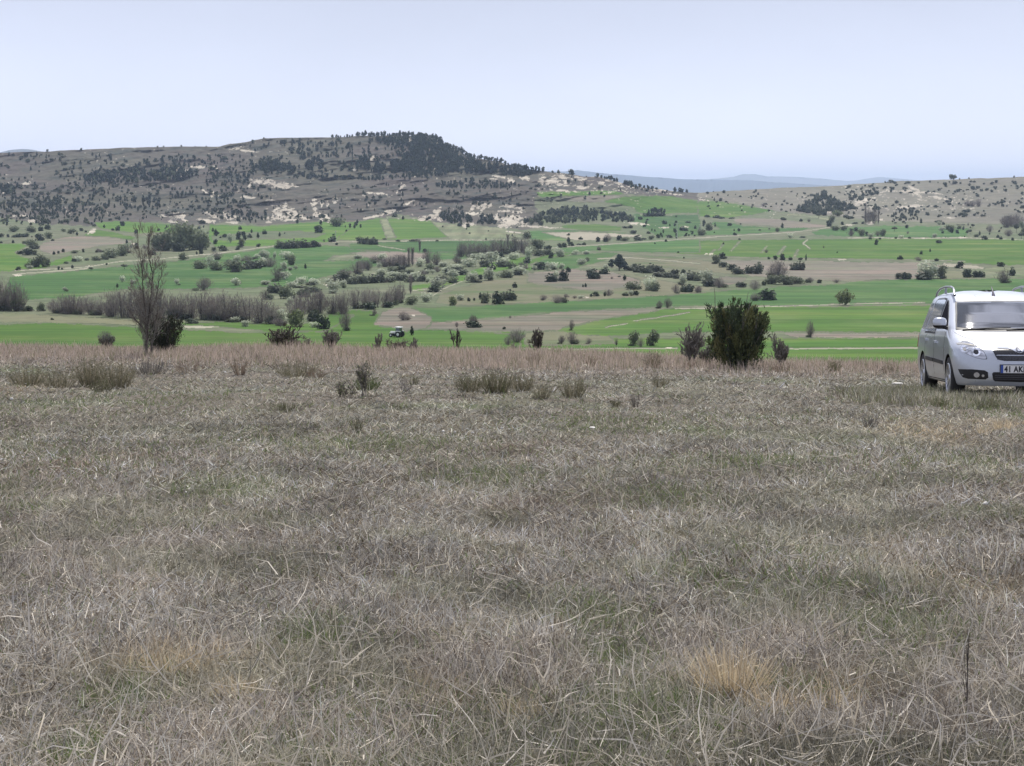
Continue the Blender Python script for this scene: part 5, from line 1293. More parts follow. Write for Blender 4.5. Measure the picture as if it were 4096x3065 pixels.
# ---- the tall bare tree, stems traced and given depth
def tall_tree():
    x, y, z = near_point(590, 1437); m = foot_scale((x, y, z))
    def S(pts, r0, r1, dy=0.0, bend=0.0):
        P_ = []; n_ = len(pts)
        for k, (cx, cy) in enumerate(pts):
            u = 500 + cx / 2.7586; v = 880 + cy / 2.7586
            P_.append(((u - 590) * m, dy * k / (n_ - 1) + bend * math.sin(3.1 * k / (n_ - 1)), (1437 - v) * m))
        P_ = np.array(P_); t = np.linspace(0, n_ - 1, n_ * 4); f = np.stack([np.interp(t, np.arange(n_), P_[:, c]) for c in range(3)], 1)
        f += np.random.default_rng(int(pts[-1][0])).normal(size=f.shape) * .006
        return f, np.linspace(r0, r1, len(f)) * .68
    big = [S([(232, 1535), (238, 1380), (262, 1120), (296, 950), (325, 720), (345, 560)], .062, .026, .1), S([(345, 560), (312, 430), (300, 300), (318, 180), (325, 130), (312, 40)], .026, .010, -.1),
           S([(270, 1545), (300, 1380), (350, 1200), (392, 1090)], .040, .016, .35, .1), S([(250, 1300), (246, 1050), (238, 850), (228, 650), (238, 520), (250, 280)], .034, .010, -.35),
           S([(228, 650), (208, 500), (200, 420), (180, 250), (175, 90), (150, 10)], .018, .008, -.2), S([(285, 1080), (345, 930), (390, 790), (405, 670), (436, 600), (446, 430)], .030, .009, .4),
           S([(240, 1250), (215, 1195), (160, 1130), (105, 1065), (40, 960)], .028, .014, -.3), S([(235, 1200), (200, 1080), (150, 920), (50, 810), (10, 760)], .022, .006, .45),
           S([(345, 560), (375, 520), (400, 450), (430, 380)], .014, .006, .3), S([(300, 1150), (400, 1080), (430, 950), (420, 780), (440, 720)], .018, .006, -.5),
           S([(235, 1150), (205, 1000), (185, 850), (170, 720)], .016, .005, .5), S([(330, 650), (290, 600), (250, 640), (200, 560)], .012, .005, -.4)]
    r = np.random.default_rng(77); tw = []
    for pts, rad in big:
        L_ = len(pts)
        for k in range(int(L_ * .7)):
            i = r.integers(int(L_ * .10), int(L_ * .9)); d = (pts[i + 1] - pts[i]); d /= np.linalg.norm(d) + 1e-9
            nd = d * .8 + r.normal(size=3) * .6; nd[2] = abs(nd[2]) * .8 + .1; nd /= np.linalg.norm(nd)
            grow(r, pts[i], nd, .12 + .24 * r.random(), .005, 2, tw, .40, .40, (3, 6), 4, .14, .6, .2)
    for k in range(46):   # dense shoots low in the crown
        a = r.random() * 6.28; p = np.array([math.cos(a) * .12, math.sin(a) * .12, .25 + 1.2 * r.random()])
        d = np.array([math.cos(a) * .38, math.sin(a) * .38, .9]); grow(r, p, d / np.linalg.norm(d), .35 + .3 * r.random(), .007, 2, tw, .5, .25, (2, 5), 4, .15, .6, .2)
    e = bpy.data.objects.new("bare_tree", None); COL.objects.link(e); e.location = (x, y, z - .03)
    V, F_ = tube_mesh(big, 7); obj("trunk", np_mesh("trunk", V, F_, [B_DK], smooth=True), e)
    V, F_ = tube_mesh([(p, np.maximum(q, .0032)) for p, q in tw], 3); obj("twigs", np_mesh("twigs", V, F_, [B_GY]), e)
    tips = np.array([p[-1] for p, q in tw]); nb = 420; k = r.integers(0, len(tips), nb); p = tips[k] + r.normal(size=(nb, 3)) * .01
    d = r.normal(size=(nb, 3)); d /= np.linalg.norm(d, axis=1, keepdims=True); s = np.cross(d, r.normal(size=(nb, 3))); s /= np.linalg.norm(s, axis=1, keepdims=True)
    Lv = np.stack([p, p + d * .018 + s * .012, p + d * .034, p + d * .018 - s * .012], 1).reshape(-1, 3)
    obj("lichen_tufts", np_mesh("lichen_tufts", Lv, np.arange(len(Lv)).reshape(-1, 4), [MT_LEAF], col=np.tile(C(.30, .30, .27), (len(Lv), 1))), e)
    e.scale = (.82, .82, .97)
    tag(e, "tall bare multi-stemmed tree standing on the brow at left", "tree")
tall_tree()

# ---- pale stones in the grass
ST = simple("pale_stone", (.55, .53, .49), .85)
def stone(u, v, w, lab, k):
    x, y, z = near_point(u, v); m = foot_scale((x, y, z)); R = w * m / 2
    bm = bmesh.new(); bmesh.ops.create_icosphere(bm, subdivisions=2, radius=1)
    r = random.Random(k)
    for q in bm.verts:
        f = 1 + .22 * math.sin(q.co.x * 3.1 + k) * math.cos(q.co.y * 2.7 - k) + r.uniform(-.07, .07)
        q.co = Vector((q.co.x * R * 1.1 * f, q.co.y * R * .8 * f, q.co.z * R * (.7 if w < 25 else .22) * f))
    me = bpy.data.meshes.new("stone"); bm.to_mesh(me); bm.free(); me.materials.append(ST)
    o = obj("stone", me); o.location = (x, y, z + (R * .5 if w < 25 else .0) + .05); o.rotation_euler = (0, 0, k)
    tag(o, lab, "stone", "pale stones in the meadow")
for k, (u, v, w, lab) in enumerate(((1773, 1736, 16, "white stone leftmost of the pale row below the broom shrubs"), (1820, 1733, 12, "white stone second of the pale row below the broom shrubs"), (1891, 1739, 12, "white stone third of the pale row below the broom shrubs"),
      (2008, 1719, 13, "white stone rightmost of the pale row below the broom shrubs"), (955, 1802, 16, "white stone alone in the left middle meadow"), (965, 1790, 9, "tiny white stone touching the lone left stone"), (1385, 1790, 11, "small white stone below the dark grass tussock"),
      (2370, 1720, 30, "flat pale stone, widest in the right middle meadow"), (2720, 1718, 13, "small round white stone right of the flat pale stone"), (48, 1615, 16, "white stone close to the left edge"), (2205, 1971, 14, "small white stone left in the lower right meadow"),
      (3475, 1846, 14, "pale stone in the meadow below left of the car"), (3940, 2060, 22, "pale stone in the grass near the right edge"), (745, 2010, 10, "tiny pale stone in the left meadow"), (380, 1956, 12, "small pale stone far left in the meadow"),
      (3590, 1545, 46, "long flat pale stone lying left of the car"))):
    stone(u, v, w, lab, k + 1)
# ------------------------------------------------------------------ the silver car
def build_car():
    paint, nt, b = new_mat("silver_paint")
    b.inputs["Base Color"].default_value = (.50, .53, .59, 1); b.inputs["Metallic"].default_value = .40; b.inputs["Roughness"].default_value = .3
    b.inputs["Coat Weight"].default_value = .7; b.inputs["Coat Roughness"].default_value = .05
    n_ = noise_node(nt, 900, 1); r_ = ramp(nt, n_.outputs[0], [(.3, (.54, .57, .63)), (.7, (.58, .61, .67))]); nt.links.new(r_.outputs[0], b.inputs["Base Color"])
    n2 = noise_node(nt, 3, 5, .6); r2 = ramp(nt, n2.outputs[0], [(.3, (.27,) * 3), (.7, (.32,) * 3)]); nt.links.new(r2.outputs[0], b.inputs["Roughness"])
    black = simple("black_plastic", (.012, .012, .014), .55)
    blackg = simple("gloss_black", (.010, .010, .014), .25, coat=.3)
    glass = simple("car_glass", (.035, .042, .055), .03, spec=1.0, ior=1.75, coat=1.0)
    sglass = simple("side_glass", (.34, .37, .43), .06, metal=.35, spec=1.0, ior=1.7, coat=1.0)  # pale base colour stands in for sky reflected in the side windows
    chrome = simple("chrome", (.80, .81, .84), .12, metal=1.0)
    lens = simple("lamp_lens", (.55, .56, .60), .10, metal=.6, coat=1.0)
    amber = simple("lamp_reflector", (.50, .47, .40), .2, metal=.5, coat=1.0)
    rubber = simple("tyre_rubber", (.025, .025, .026), .8)
    rimm = simple("rim_alloy", (.62, .63, .66), .3, metal=.8)
    white = simple("plate_white", (.75, .75, .75), .45)
    blue = simple("plate_blue", (.02, .07, .35), .4)
    red = simple("tail_red", (.35, .01, .01), .2, coat=1.0)
    Z0_ = np.array([.235, .26, .30, .38, .48, .58, .66, .72, .76, .80, .84, .88, .92, .96, 1.00, 1.04, 1.10, 1.17, 1.24, 1.31, 1.38, 1.44, 1.48, 1.515, 1.545, 1.57, 1.588, 1.60, 1.607])
    Z = np.sort(np.concatenate([Z0_, (Z0_[1:] + Z0_[:-1]) / 2]))
    F_f = np.interp(Z, [.20, .24, .32, .45, .58, .66, .72, .76, .80, .84, .88, .92, .96, 1.00, 1.04, 1.10, 1.24, 1.38, 1.43, 1.46, 1.50, 1.54, 1.57, 1.60, 1.607], [2.00, 2.06, 2.10, 2.10, 2.09, 2.075, 2.03, 1.97, 1.88, 1.76, 1.62, 1.47, 1.32, 1.20, 1.12, 1.02, .76, .46, .34, .26, .12, -.06, -.24, -.52, -.75])
    F_r = np.interp(Z, [.20, .26, .40, .60, .90, 1.10, 1.30, 1.46, 1.54, 1.59, 1.607], [-1.98, -2.08, -2.11, -2.10, -2.06, -2.01, -1.93, -1.83, -1.68, -1.35, -.70])
    W_ = np.interp(Z, [.20, .26, .38, .52, .75, .90, .98, 1.04, 1.24, 1.40, 1.48, 1.53, 1.57, 1.595, 1.607], [.76, .80, .828, .842, .842, .828, .808, .782, .720, .668, .640, .60, .52, .34, .0])
    AF = np.interp(Z, [.2, .7, .96, 1.04, 1.48, 1.607], [.72, .72, .45, .32, .30, .05]); NFr = np.interp(Z, [.2, .7, 1.0, 1.607], [2.7, 2.7, 3.2, 2.6])
    AR = .30
    nf, nsd, nb = 36, 26, 8
    rings = []
    for k, z in enumerate(Z):
        w, f, rr_, af, ne = max(W_[k], .004), F_f[k], F_r[k], AF[k], NFr[k]
        yf, yr = f - af, rr_ + AR
        if yf < yr + .05: yf = yr + .05; af = f - yf
        half = []
        for i in range(nf + 1):
            th = math.pi / 2 * (1 - i / nf); c, s = max(math.cos(th), 0), max(math.sin(th), 0)
            half.append((w * c ** (2 / ne), yf + af * s ** (2 / ne)))
        for i in range(1, nsd): half.append((w, yf + (yr - yf) * i / nsd))
        for i in range(nb + 1):
            th = math.pi / 2 * i / nb; c, s = max(math.cos(th), 0), max(math.sin(th), 0)
            half.append((w * c ** (2 / 4.), yr - AR * s ** (2 / 4.)))
        ring = half + [(-x, y) for x, y in half[-2:0:-1]]
        rings.append([(x, y, z) for x, y in ring])
    n = len(rings[0]); V = [p for r_i in rings for p in r_i]
    Fc = []
    for k in range(len(Z) - 1):
        for j in range(n):
            j2 = (j + 1) % n; Fc.append((k * n + j, k * n + j2, (k + 1) * n + j2, (k + 1) * n + j))
    me = bpy.data.meshes.new("body"); me.from_pydata(V, [], Fc + [tuple(range(n - 1, -1, -1)), tuple((len(Z) - 1) * n + j for j in range(n))])
    me.materials.append(paint); me.materials.append(black)
    bm = bmesh.new(); bm.from_mesh(me); bmesh.ops.remove_doubles(bm, verts=bm.verts, dist=.0008); bmesh.ops.recalc_face_normals(bm, faces=bm.faces)
    for f in bm.faces: f.smooth = True
    bm.to_mesh(me); bm.free()
    root = bpy.data.objects.new("silver_car", None); COL.objects.link(root)
    body = obj("body", me, root)
    # wheel arches cut out of the shell
    cut = []
    for sx in (-1, 1):
        for wy in (1.29, -1.30):
            bm = bmesh.new(); bmesh.ops.create_cone(bm, cap_ends=True, segments=40, radius1=.352, radius2=.352, depth=.5, matrix=Matrix.Translation((sx * .80, wy, .315)) @ Matrix.Rotation(math.pi / 2, 4, 'Y'))
            for f in bm.faces: f.material_index = 1
            cm = bpy.data.meshes.new("cut"); bm.to_mesh(cm); bm.free(); cm.materials.append(paint); cm.materials.append(black)
            co = obj("cut", cm, root); cut.append(co)
            md = body.modifiers.new("b", 'BOOLEAN'); md.object = co; md.solver = 'EXACT'; md.operation = 'DIFFERENCE'
    bpy.context.view_layer.update()
    dg = bpy.context.evaluated_depsgraph_get()
    nm = bpy.data.meshes.new_from_object(body.evaluated_get(dg)); body.modifiers.clear(); body.data = nm; nm.name = "body"
    for c in cut: bpy.data.objects.remove(c, do_unlink=True)
    nm.set_sharp_from_angle(angle=math.radians(38))

    def front_y(x, z):
        w = np.interp(z, Z, W_); f = np.interp(z, Z, F_f); af = np.interp(z, Z, AF); ne = np.interp(z, Z, NFr)
        q = min(abs(x) / w, .9995); return f - af + af * (1 - q ** ne) ** (1 / ne)
    def side_x(y, z):
        w = np.interp(z, Z, W_); f = np.interp(z, Z, F_f); af = np.interp(z, Z, AF); ne = np.interp(z, Z, NFr); rr_ = np.interp(z, Z, F_r)
        yf = f - af; yr = rr_ + AR
        if y > yf: q = min((y - yf) / af, .999); return w * (1 - q ** ne) ** (1 / ne)
        if y < yr: q = min((yr - y) / AR, .999); return w * (1 - q ** 4.) ** (1 / 4.)
        return w
    def patch_mesh(name, poly, mode, off, mat, side=1, step=.05, thick=.008, parent=root, smooth=True):
        bm = bmesh.new()
        vs_ = [bm.verts.new((p[0], p[1], 0)) for p in poly]; bm.faces.new(vs_)
        for ax in (0, 1):
            lo = min(p[ax] for p in poly); hi = max(p[ax] for p in poly); c = math.floor(lo / step) * step + step + .00137
            while c < hi:
                no = (1, 0, 0) if ax == 0 else (0, 1, 0); co = (c, 0, 0) if ax == 0 else (0, c, 0)
                bmesh.ops.bisect_plane(bm, geom=bm.verts[:] + bm.edges[:] + bm.faces[:], plane_co=co, plane_no=no); c += step
        ex = bmesh.ops.extrude_face_region(bm, geom=bm.faces[:])
        top_ = set(v for v in ex["geom"] if isinstance(v, bmesh.types.BMVert))
        for v in bm.verts:
            o_ = off if v in top_ else off - thick
            a, c = v.co.x, v.co.y
            if mode == 'F': v.co = Vector((a, front_y(a, c) + o_, c))
            else: v.co = Vector((side * (side_x(a, c) + o_), a, c))
        bmesh.ops.recalc_face_normals(bm, faces=bm.faces)
        for f in bm.faces: f.smooth = smooth
        m_ = bpy.data.meshes.new(name); bm.to_mesh(m_); bm.free(); m_.materials.append(mat)
        if smooth: m_.set_sharp_from_angle(angle=math.radians(40))
        return obj(name, m_, parent)
    def sym(pts): return pts + [(-x, y) for x, y in reversed(pts) if abs(x) > 1e-6]
    # windscreen with its black frit, side windows
    patch_mesh("windscreen_frame", sym([(0, .985), (.58, .985), (.705, 1.01), (.675, 1.14), (.640, 1.26), (.608, 1.37), (.588, 1.425), (.3, 1.437), (0, 1.440)]), 'F', .012, black, thick=.02, step=.02)
    patch_mesh("windscreen", sym([(0, 1.03), (.54, 1.028), (.683, 1.05), (.653, 1.15), (.618, 1.26), (.590, 1.36), (.568, 1.412), (.3, 1.420), (0, 1.422)]), 'F', .017, glass, thick=.008, step=.02)
    for sd in (1, -1):
        dark = simple("open_window_dark", (.010, .010, .018), .9, spec=.05) if sd == 1 else sglass  # near-black sheet stands in for the shaded cabin behind the open window
        patch_mesh("window_trim", [(.92, 1.015), (.60, 1.20), (.26, 1.37), (.10, 1.435), (-.06, 1.460), (-.10, 1.01)], 'S', .003, black, sd, thick=.010)
        patch_mesh("front_door_window", [(.84, 1.04), (.54, 1.20), (.22, 1.355), (.08, 1.415), (-.03, 1.438), (-.06, 1.035)], 'S', .007, dark, sd)
        patch_mesh("window_trim", [(-.17, .94), (-.13, 1.475), (-.40, 1.49), (-1.05, 1.49), (-1.22, 1.42), (-1.26, .95)], 'S', .003, black, sd, thick=.010)
        patch_mesh("rear_door_window", [(-.21, .97), (-.17, 1.45), (-.40, 1.465), (-1.03, 1.465), (-1.17, 1.40), (-1.20, .98)], 'S', .007, sglass, sd)
        patch_mesh("quarter_window", [(-1.34, .99), (-1.30, 1.42), (-1.55, 1.42), (-1.66, 1.36), (-1.74, 1.02)], 'S', .006, sglass, sd)
        # door seams, moulding, handles, sill
        for yy, z0_, z1_ in ((.86, .34, .98), (-.12, .33, .98), (-1.05, .62, .93)):
            patch_mesh("door_seam", [(yy, z0_), (yy + .009, z0_), (yy + .009, z1_), (yy, z1_)], 'S', .0015, black, sd, thick=.004, step=.06)
        patch_mesh("side_moulding", [(.80, .50), (.80, .555), (-.08, .575), (-.08, .52)], 'S', .012, black, sd, thick=.016, step=.1)
        patch_mesh("side_moulding", [(-.13, .52), (-.13, .575), (-.92, .59), (-.92, .535)], 'S', .012, black, sd, thick=.016, step=.1)
        patch_mesh("sill_trim", [(.88, .235), (.88, .28), (-.90, .28), (-.90, .235)], 'S', .003, black, sd, thick=.010, step=.1)
        patch_mesh("door_handle", [(.14, .80), (.14, .835), (-.05, .84), (-.05, .805)], 'S', .030, paint, sd, thick=.030, step=.05)
        patch_mesh("door_handle", [(-.86, .83), (-.86, .865), (-1.04, .87), (-1.04, .835)], 'S', .030, paint, sd, thick=.030, step=.05)
        # head lamp: clear lens over reflector bowls
        s = sd
        hl = [(.705, .715), (.728, .775), (.72, .822), (.68, .846), (.63, .842), (.57, .815), (.51, .765), (.465, .70), (.435, .625), (.445, .608), (.50, .610), (.58, .628), (.64, .655), (.685, .68)]
        hl = [(s * a, c) for a, c in (hl if s == 1 else hl[::-1])]
        H_ = patch_mesh("headlamp", hl, 'F', .004, lens, step=.03)
        rim_ = [(s * (a + (.62 - a) * -.05), c + (.72 - c) * -.06) for a, c in ([(abs(p[0]), p[1]) for p in hl])]
        patch_mesh("lamp_surround", rim_, 'F', .0015, black, thick=.006, step=.03, parent=H_)
        def disc(name, x, z, R, off, mat, par=root, nn=16, inner=0.0):
            pts = [(x + R * math.cos(t * 6.2832 / nn), z + R * math.sin(t * 6.2832 / nn)) for t in range(nn)]
            return patch_mesh(name, pts, 'F', off, mat, step=.04, parent=par)
        disc("bulb_bowl", s * .565, .705, .058, .010, chrome, H_); disc("bulb", s * .565, .705, .032, .016, blackg, H_)
        disc("bulb_bowl", s * .700, .740, .050, .010, chrome, H_); disc("bulb", s * .700, .740, .022, .016, amber, H_)
        patch_mesh("lamp_brow", [(s * .56, .79), (s * .56, .805), (s * .72, .835), (s * .78, .82), (s * .77, .80), (s * .70, .805)][::s], 'F', .010, amber, step=.03, parent=H_)
        fg = [(s * a, c) for a, c in [(.775, .458), (.62, .462), (.46, .450), (.418, .425), (.412, .350), (.445, .325), (.66, .328), (.72, .345), (.755, .40)]]
        fo = patch_mesh("bumper_recess", fg[::s], 'F', .004, black, step=.05)
        disc("fog_lamp", s * .56, .385, .036, .010, lens, fo); disc("fog_lamp", s * .48, .375, .018, .010, lens, fo)
        patch_mesh("bonnet_seam", [(s * .47, .842), (s * .55, .862), (s * .66, .905), (s * .72, .95), (s * .75, .99), (s * .742, .99), (s * .71, .95), (s * .65, .91), (s * .54, .868), (s * .465, .848)][::s], 'F', .0015, black, thick=.004, step=.04)
        # mirror
        bm = bmesh.new(); bmesh.ops.create_icosphere(bm, subdivisions=3, radius=1)
        for v in bm.verts:
            q = v.co; sg = lambda t, e: math.copysign(abs(t) ** e, t)
            v.co = Vector((s * .895 + sg(q.x, .6) * .100, .84 + sg(q.y, .7) * .075 - (.04 if q.y > 0 else 0) * abs(q.x), 1.105 + sg(q.z, .6) * .078))
        for f in bm.faces: f.smooth = True; f.material_index = 1 if f.calc_center_median().z < 1.068 else 0
        mm = bpy.data.meshes.new("wing_mirror"); bm.to_mesh(mm); bm.free(); mm.materials.append(paint); mm.materials.append(black)
        mo = obj("wing_mirror", mm, root)
        TV, TF = tube_mesh([(np.array([(s * .79, .86, 1.03), (s * .84, .85, 1.045), (s * .90, .84, 1.06)]), [.03, .026, .022])], 6)
        obj("mirror_arm", np_mesh("mirror_arm", TV, TF, [black]), mo)
        # roof rail
        pts = np.array([(s * .590, .20, 1.515), (s * .585, .12, 1.57), (s * .575, -.02, 1.625), (s * .57, -.3, 1.655), (s * .57, -.8, 1.665), (s * .57, -1.3, 1.645), (s * .575, -1.58, 1.60), (s * .585, -1.66, 1.53)])
        TV, TF = tube_mesh([(pts, [.020, .018, .017, .017, .017, .017, .018, .02]), (np.array([(s * .575, -.75, 1.56), (s * .57, -.78, 1.66)]), [.02, .016])], 7)
        obj("roof_rail", np_mesh("roof_rail", TV, TF, [simple("rail_grey", (.35, .36, .38), .3, metal=.7)], smooth=True), root)
    # grille
    slat_m = simple("grille_slat", (.06, .06, .075), .3)
    gp = [(.358, .748), (.28, .752), (.13, .748), (.075, .725), (.05, .700), (0, .690)]
    low = [(-.0, .578), (.20, .582), (.315, .600), (.345, .64)]
    right = gp + [(-x, z) for x, z in gp[-2::-1]] + [(-.318, .64), (-.290, .600), (-.20, .582), (.20, .582), (.290, .600), (.318, .64)]
    g = patch_mesh("grille", right, 'F', .004, blackg, step=.04)
    for k in range(-17, 18):
        x = k * .0195
        zt = .735 if abs(x) > .13 else .695 - .0 * abs(x)
        if abs(x) > .30: continue
        patch_mesh("grille_slat", [(x, .60), (x + .006, .60), (x + .006, zt), (x, zt)], 'F', .010, slat_m, thick=.006, step=.2, parent=g, smooth=False)
    cs = [(.365, .770), (.28, .778), (.13, .775), (.07, .76), (.0, .75), (0, .700), (.05, .712), (.085, .735), (.14, .753), (.28, .757), (.365, .751)]
    patch_mesh("chrome_strip", cs, 'F', .012, chrome, step=.03, parent=g)
    patch_mesh("chrome_strip", [(-x, z) for x, z in cs[::-1]], 'F', .012, chrome, step=.03, parent=g)
    em = [( .050 * math.cos(t * .3927), .742 + .050 * math.sin(t * .3927)) for t in range(16)]
    e = patch_mesh("emblem", em, 'F', .022, chrome, step=.06, parent=g)
    patch_mesh("emblem_field", [(.040 * math.cos(t * .3927), .742 + .040 * math.sin(t * .3927)) for t in range(16)], 'F', .026, simple("emblem_blue", (.02, .03, .07), .3), step=.06, parent=e)
    patch_mesh("emblem_arrow", [(.020, .716), (.022, .742), (.012, .764), (.006, .745), (-.006, .736), (-.018, .745), (-.026, .732), (-.010, .722), (.004, .716)], 'F', .030, chrome, step=.06, parent=e)
    li = patch_mesh("lower_intake", sym([(0, .425), (.345, .428), (.365, .405), (.350, .325), (.325, .300), (0, .292)]), 'F', .004, black, step=.05)
    for zz in (.325, .352, .379): patch_mesh("intake_slat", sym([(0, zz), (.325, zz), (.325, zz + .008), (0, zz + .008)]), 'F', .009, slat_m, thick=.006, parent=li, smooth=False)
    # number plate, flat, on its holder
    def box(name, x0, x1, y0, y1, z0, z1, mat, par):
        me_ = bpy.data.meshes.new(name)
        me_.from_pydata([(x0, y0, z0), (x1, y0, z0), (x1, y1, z0), (x0, y1, z0), (x0, y0, z1), (x1, y0, z1), (x1, y1, z1), (x0, y1, z1)], [], [(0, 3, 2, 1), (4, 5, 6, 7), (0, 1, 5, 4), (1, 2, 6, 5), (2, 3, 7, 6), (3, 0, 4, 7)])
        me_.materials.append(mat); return obj(name, me_, par)
    py = front_y(0, .47) + .022
    pl = box("number_plate", -.268, .268, py - .05, py, .405, .535, blackg, root)
    box("plate_face", -.225, .258, py, py + .004, .418, .524, white, pl); box("plate_band", .2255, .258, py + .0045, py + .006, .418, .524, blue, pl)
    cu = bpy.data.curves.new("txt", 'FONT'); cu.body = "41 AKK"; cu.size = .112; cu.extrude = .001; cu.offset = .0035; cu.space_character = 1.08
    to = bpy.data.objects.new("txt", cu); COL.objects.link(to); bpy.context.view_layer.update()
    tm = bpy.data.meshes.new_from_object(to.evaluated_get(bpy.context.evaluated_depsgraph_get())); bpy.data.objects.remove(to, do_unlink=True)
    tm.materials.clear(); tm.materials.append(simple("plate_ink", (.01, .01, .02), .5))
    te = obj("plate_lettering", tm, pl)
    te.matrix_local = Matrix.Translation((.210, py + .0060, .432)) @ Matrix(((-1, 0, 0, 0), (0, 0, 1, 0), (0, 1, 0, 0), (0, 0, 0, 1))) @ Matrix.Diagonal((.80, 1, 1, 1))
    # wipers, antenna
    TV, TF = tube_mesh([(np.array([(.62, front_y(.62, 1.0) + .02, 1.005), (.3, front_y(.3, 1.02) + .03, 1.028), (-.05, front_y(.05, 1.03) + .03, 1.04)]), [.010, .012, .006])], 5)
    obj("wiper", np_mesh("wiper", TV, TF, [black]), root)
    TV, TF = tube_mesh([(np.array([(.02, front_y(.02, 1.0) + .02, 1.005), (-.3, front_y(.3, 1.02) + .03, 1.028), (-.62, front_y(.62, 1.03) + .03, 1.045)]), [.010, .012, .006])], 5)
    obj("wiper", np_mesh("wiper", TV, TF, [black]), root)
    TV, TF = tube_mesh([(np.array([(0, .06, 1.50), (0, .03, 1.55), (0, -.04, 1.60), (0, -.12, 1.65)]), [.028, .016, .009, .005])], 6)
    obj("antenna", np_mesh("antenna", TV, TF, [simple("antenna_purple", (.03, .015, .06), .5)]), root)
    # rear lamps
    for s in (1, -1):
        patch_mesh("tail_lamp", [(-1.90, .72), (-1.90, 1.08), (-2.02, 1.06), (-2.045, .74)], 'S', .005, red, s)
    # interior mirror and driver-side seat heads stand behind glass and do not show
    # wheels
    for sx in (1, -1):
        for wy in (1.29, -1.30):
            prof = [(.190, -.09), (.225, -.10), (.29, -.098), (.308, -.08), (.315, 0), (.308, .08), (.29, .098), (.225, .10), (.195, .092)]
            N = 40; Vw = []; Fw = []
            for i in range(N):
                t = i * 2 * math.pi / N
                for rr_, xx_ in prof: Vw.append((xx_, rr_ * math.cos(t), rr_ * math.sin(t)))
            k_ = len(prof)
            for i in range(N):
                for j in range(k_ - 1): Fw.append((i * k_ + j, i * k_ + j + 1, ((i + 1) % N) * k_ + j + 1, ((i + 1) % N) * k_ + j))
            wroot = bpy.data.objects.new("wheel", None); COL.objects.link(wroot); wroot.parent = root; wroot.location = (sx * .735, wy, .315)
            if sx < 0: wroot.rotation_euler = (0, 0, math.pi)
            ty = obj("tyre", np_mesh("tyre", Vw, np.array(Fw), [rubber], smooth=True), wroot)
            bm = bmesh.new()
            # rim: lip ring, dished back and seven twin spokes
            def ring(r0, x0, r1, x1):
                a = [bm.verts.new((x0, r0 * math.cos(i * 2 * math.pi / N), r0 * math.sin(i * 2 * math.pi / N))) for i in range(N)]
                c = [bm.verts.new((x1, r1 * math.cos(i * 2 * math.pi / N), r1 * math.sin(i * 2 * math.pi / N))) for i in range(N)]
                for i in range(N): bm.faces.new((a[i], a[(i + 1) % N], c[(i + 1) % N], c[i]))
            ring(.222, .098, .205, .104); ring(.205, .104, .196, .085); ring(.196, .085, .190, -.05)
            ring(.055, .082, .045, .095); ring(.045, .095, .001, .097)
            for i in range(7):
                t = i * 2 * math.pi / 7
                for dt in (-.13, .13):
                    q = []
                    for rr_, wd, xx_ in ((.05, .016, .082), (.20, .013, .094)):
                        for sg_ in (-1, 1):
                            tt = t + dt * (rr_ / .2) ; q.append((xx_, rr_ * math.cos(tt) - sg_ * wd * math.sin(tt), rr_ * math.sin(tt) + sg_ * wd * math.cos(tt)))
                    vt = [bm.verts.new(p) for p in (q[0], q[1], q[3], q[2])]; vb = [bm.verts.new((p[0] - .03, p[1], p[2])) for p in (q[0], q[1], q[3], q[2])]
                    bm.faces.new(vt)
                    for a_ in range(4): bm.faces.new((vt[a_], vb[a_], vb[(a_ + 1) % 4], vt[(a_ + 1) % 4]))
            bmesh.ops.recalc_face_normals(bm, faces=bm.faces)
            rm = bpy.data.meshes.new("rim"); bm.to_mesh(rm); bm.free(); rm.materials.append(rimm); obj("rim", rm, wroot)
            bm = bmesh.new(); bmesh.ops.create_cone(bm, cap_ends=True, segments=30, radius1=.135, radius2=.135, depth=.02, matrix=Matrix.Translation((.0, 0, 0)) @ Matrix.Rotation(math.pi / 2, 4, 'Y'))
            bk_ = bpy.data.meshes.new("brake_disc"); bm.to_mesh(bk_); bm.free(); bk_.materials.append(simple("brake_steel", (.12, .11, .10), .5, metal=.6)); obj("brake_disc", bk_, wroot)
    return root, front_y
car, car_front = build_car()
CAR_BETA = math.radians(6.6); CAR_D = 21.9
def place_car():
    hx_, hy_ = -math.sin(CAR_BETA), -math.cos(CAR_BETA)
    a, t = ray_at(4078, 1398); ex, ey, ez = a * CAR_D, CAR_D, EYE - t * CAR_D     # where the emblem should stand
    pitch = math.radians(4.7); roll = math.radians(0.4)
    R = Matrix(((hy_, hx_, 0), (-hx_, hy_, 0), (0, 0, 1))).to_4x4() @ Matrix.Rotation(pitch, 4, 'X') @ Matrix.Rotation(roll, 4, 'Y')
    e_loc = Vector((0, 2.06, .742))
    p = Vector((ex, ey, ez)) - (R @ e_loc)
    car.matrix_world = Matrix.Translation(p) @ R
    return p, R
cp, cR = place_car()
for sx in (1, -1):
    for wy in (1.29, -1.30):
        w_ = car.matrix_world @ Vector((sx * .735, wy, 0)); print("WHEEL", sx, wy, [round(c, 3) for c in w_], "ground", round(float(zf(w_.x, w_.y)), 3))
tag(car, "silver high-roofed small car with roof rails parked at the right edge, number plate 41 AKK", "car")

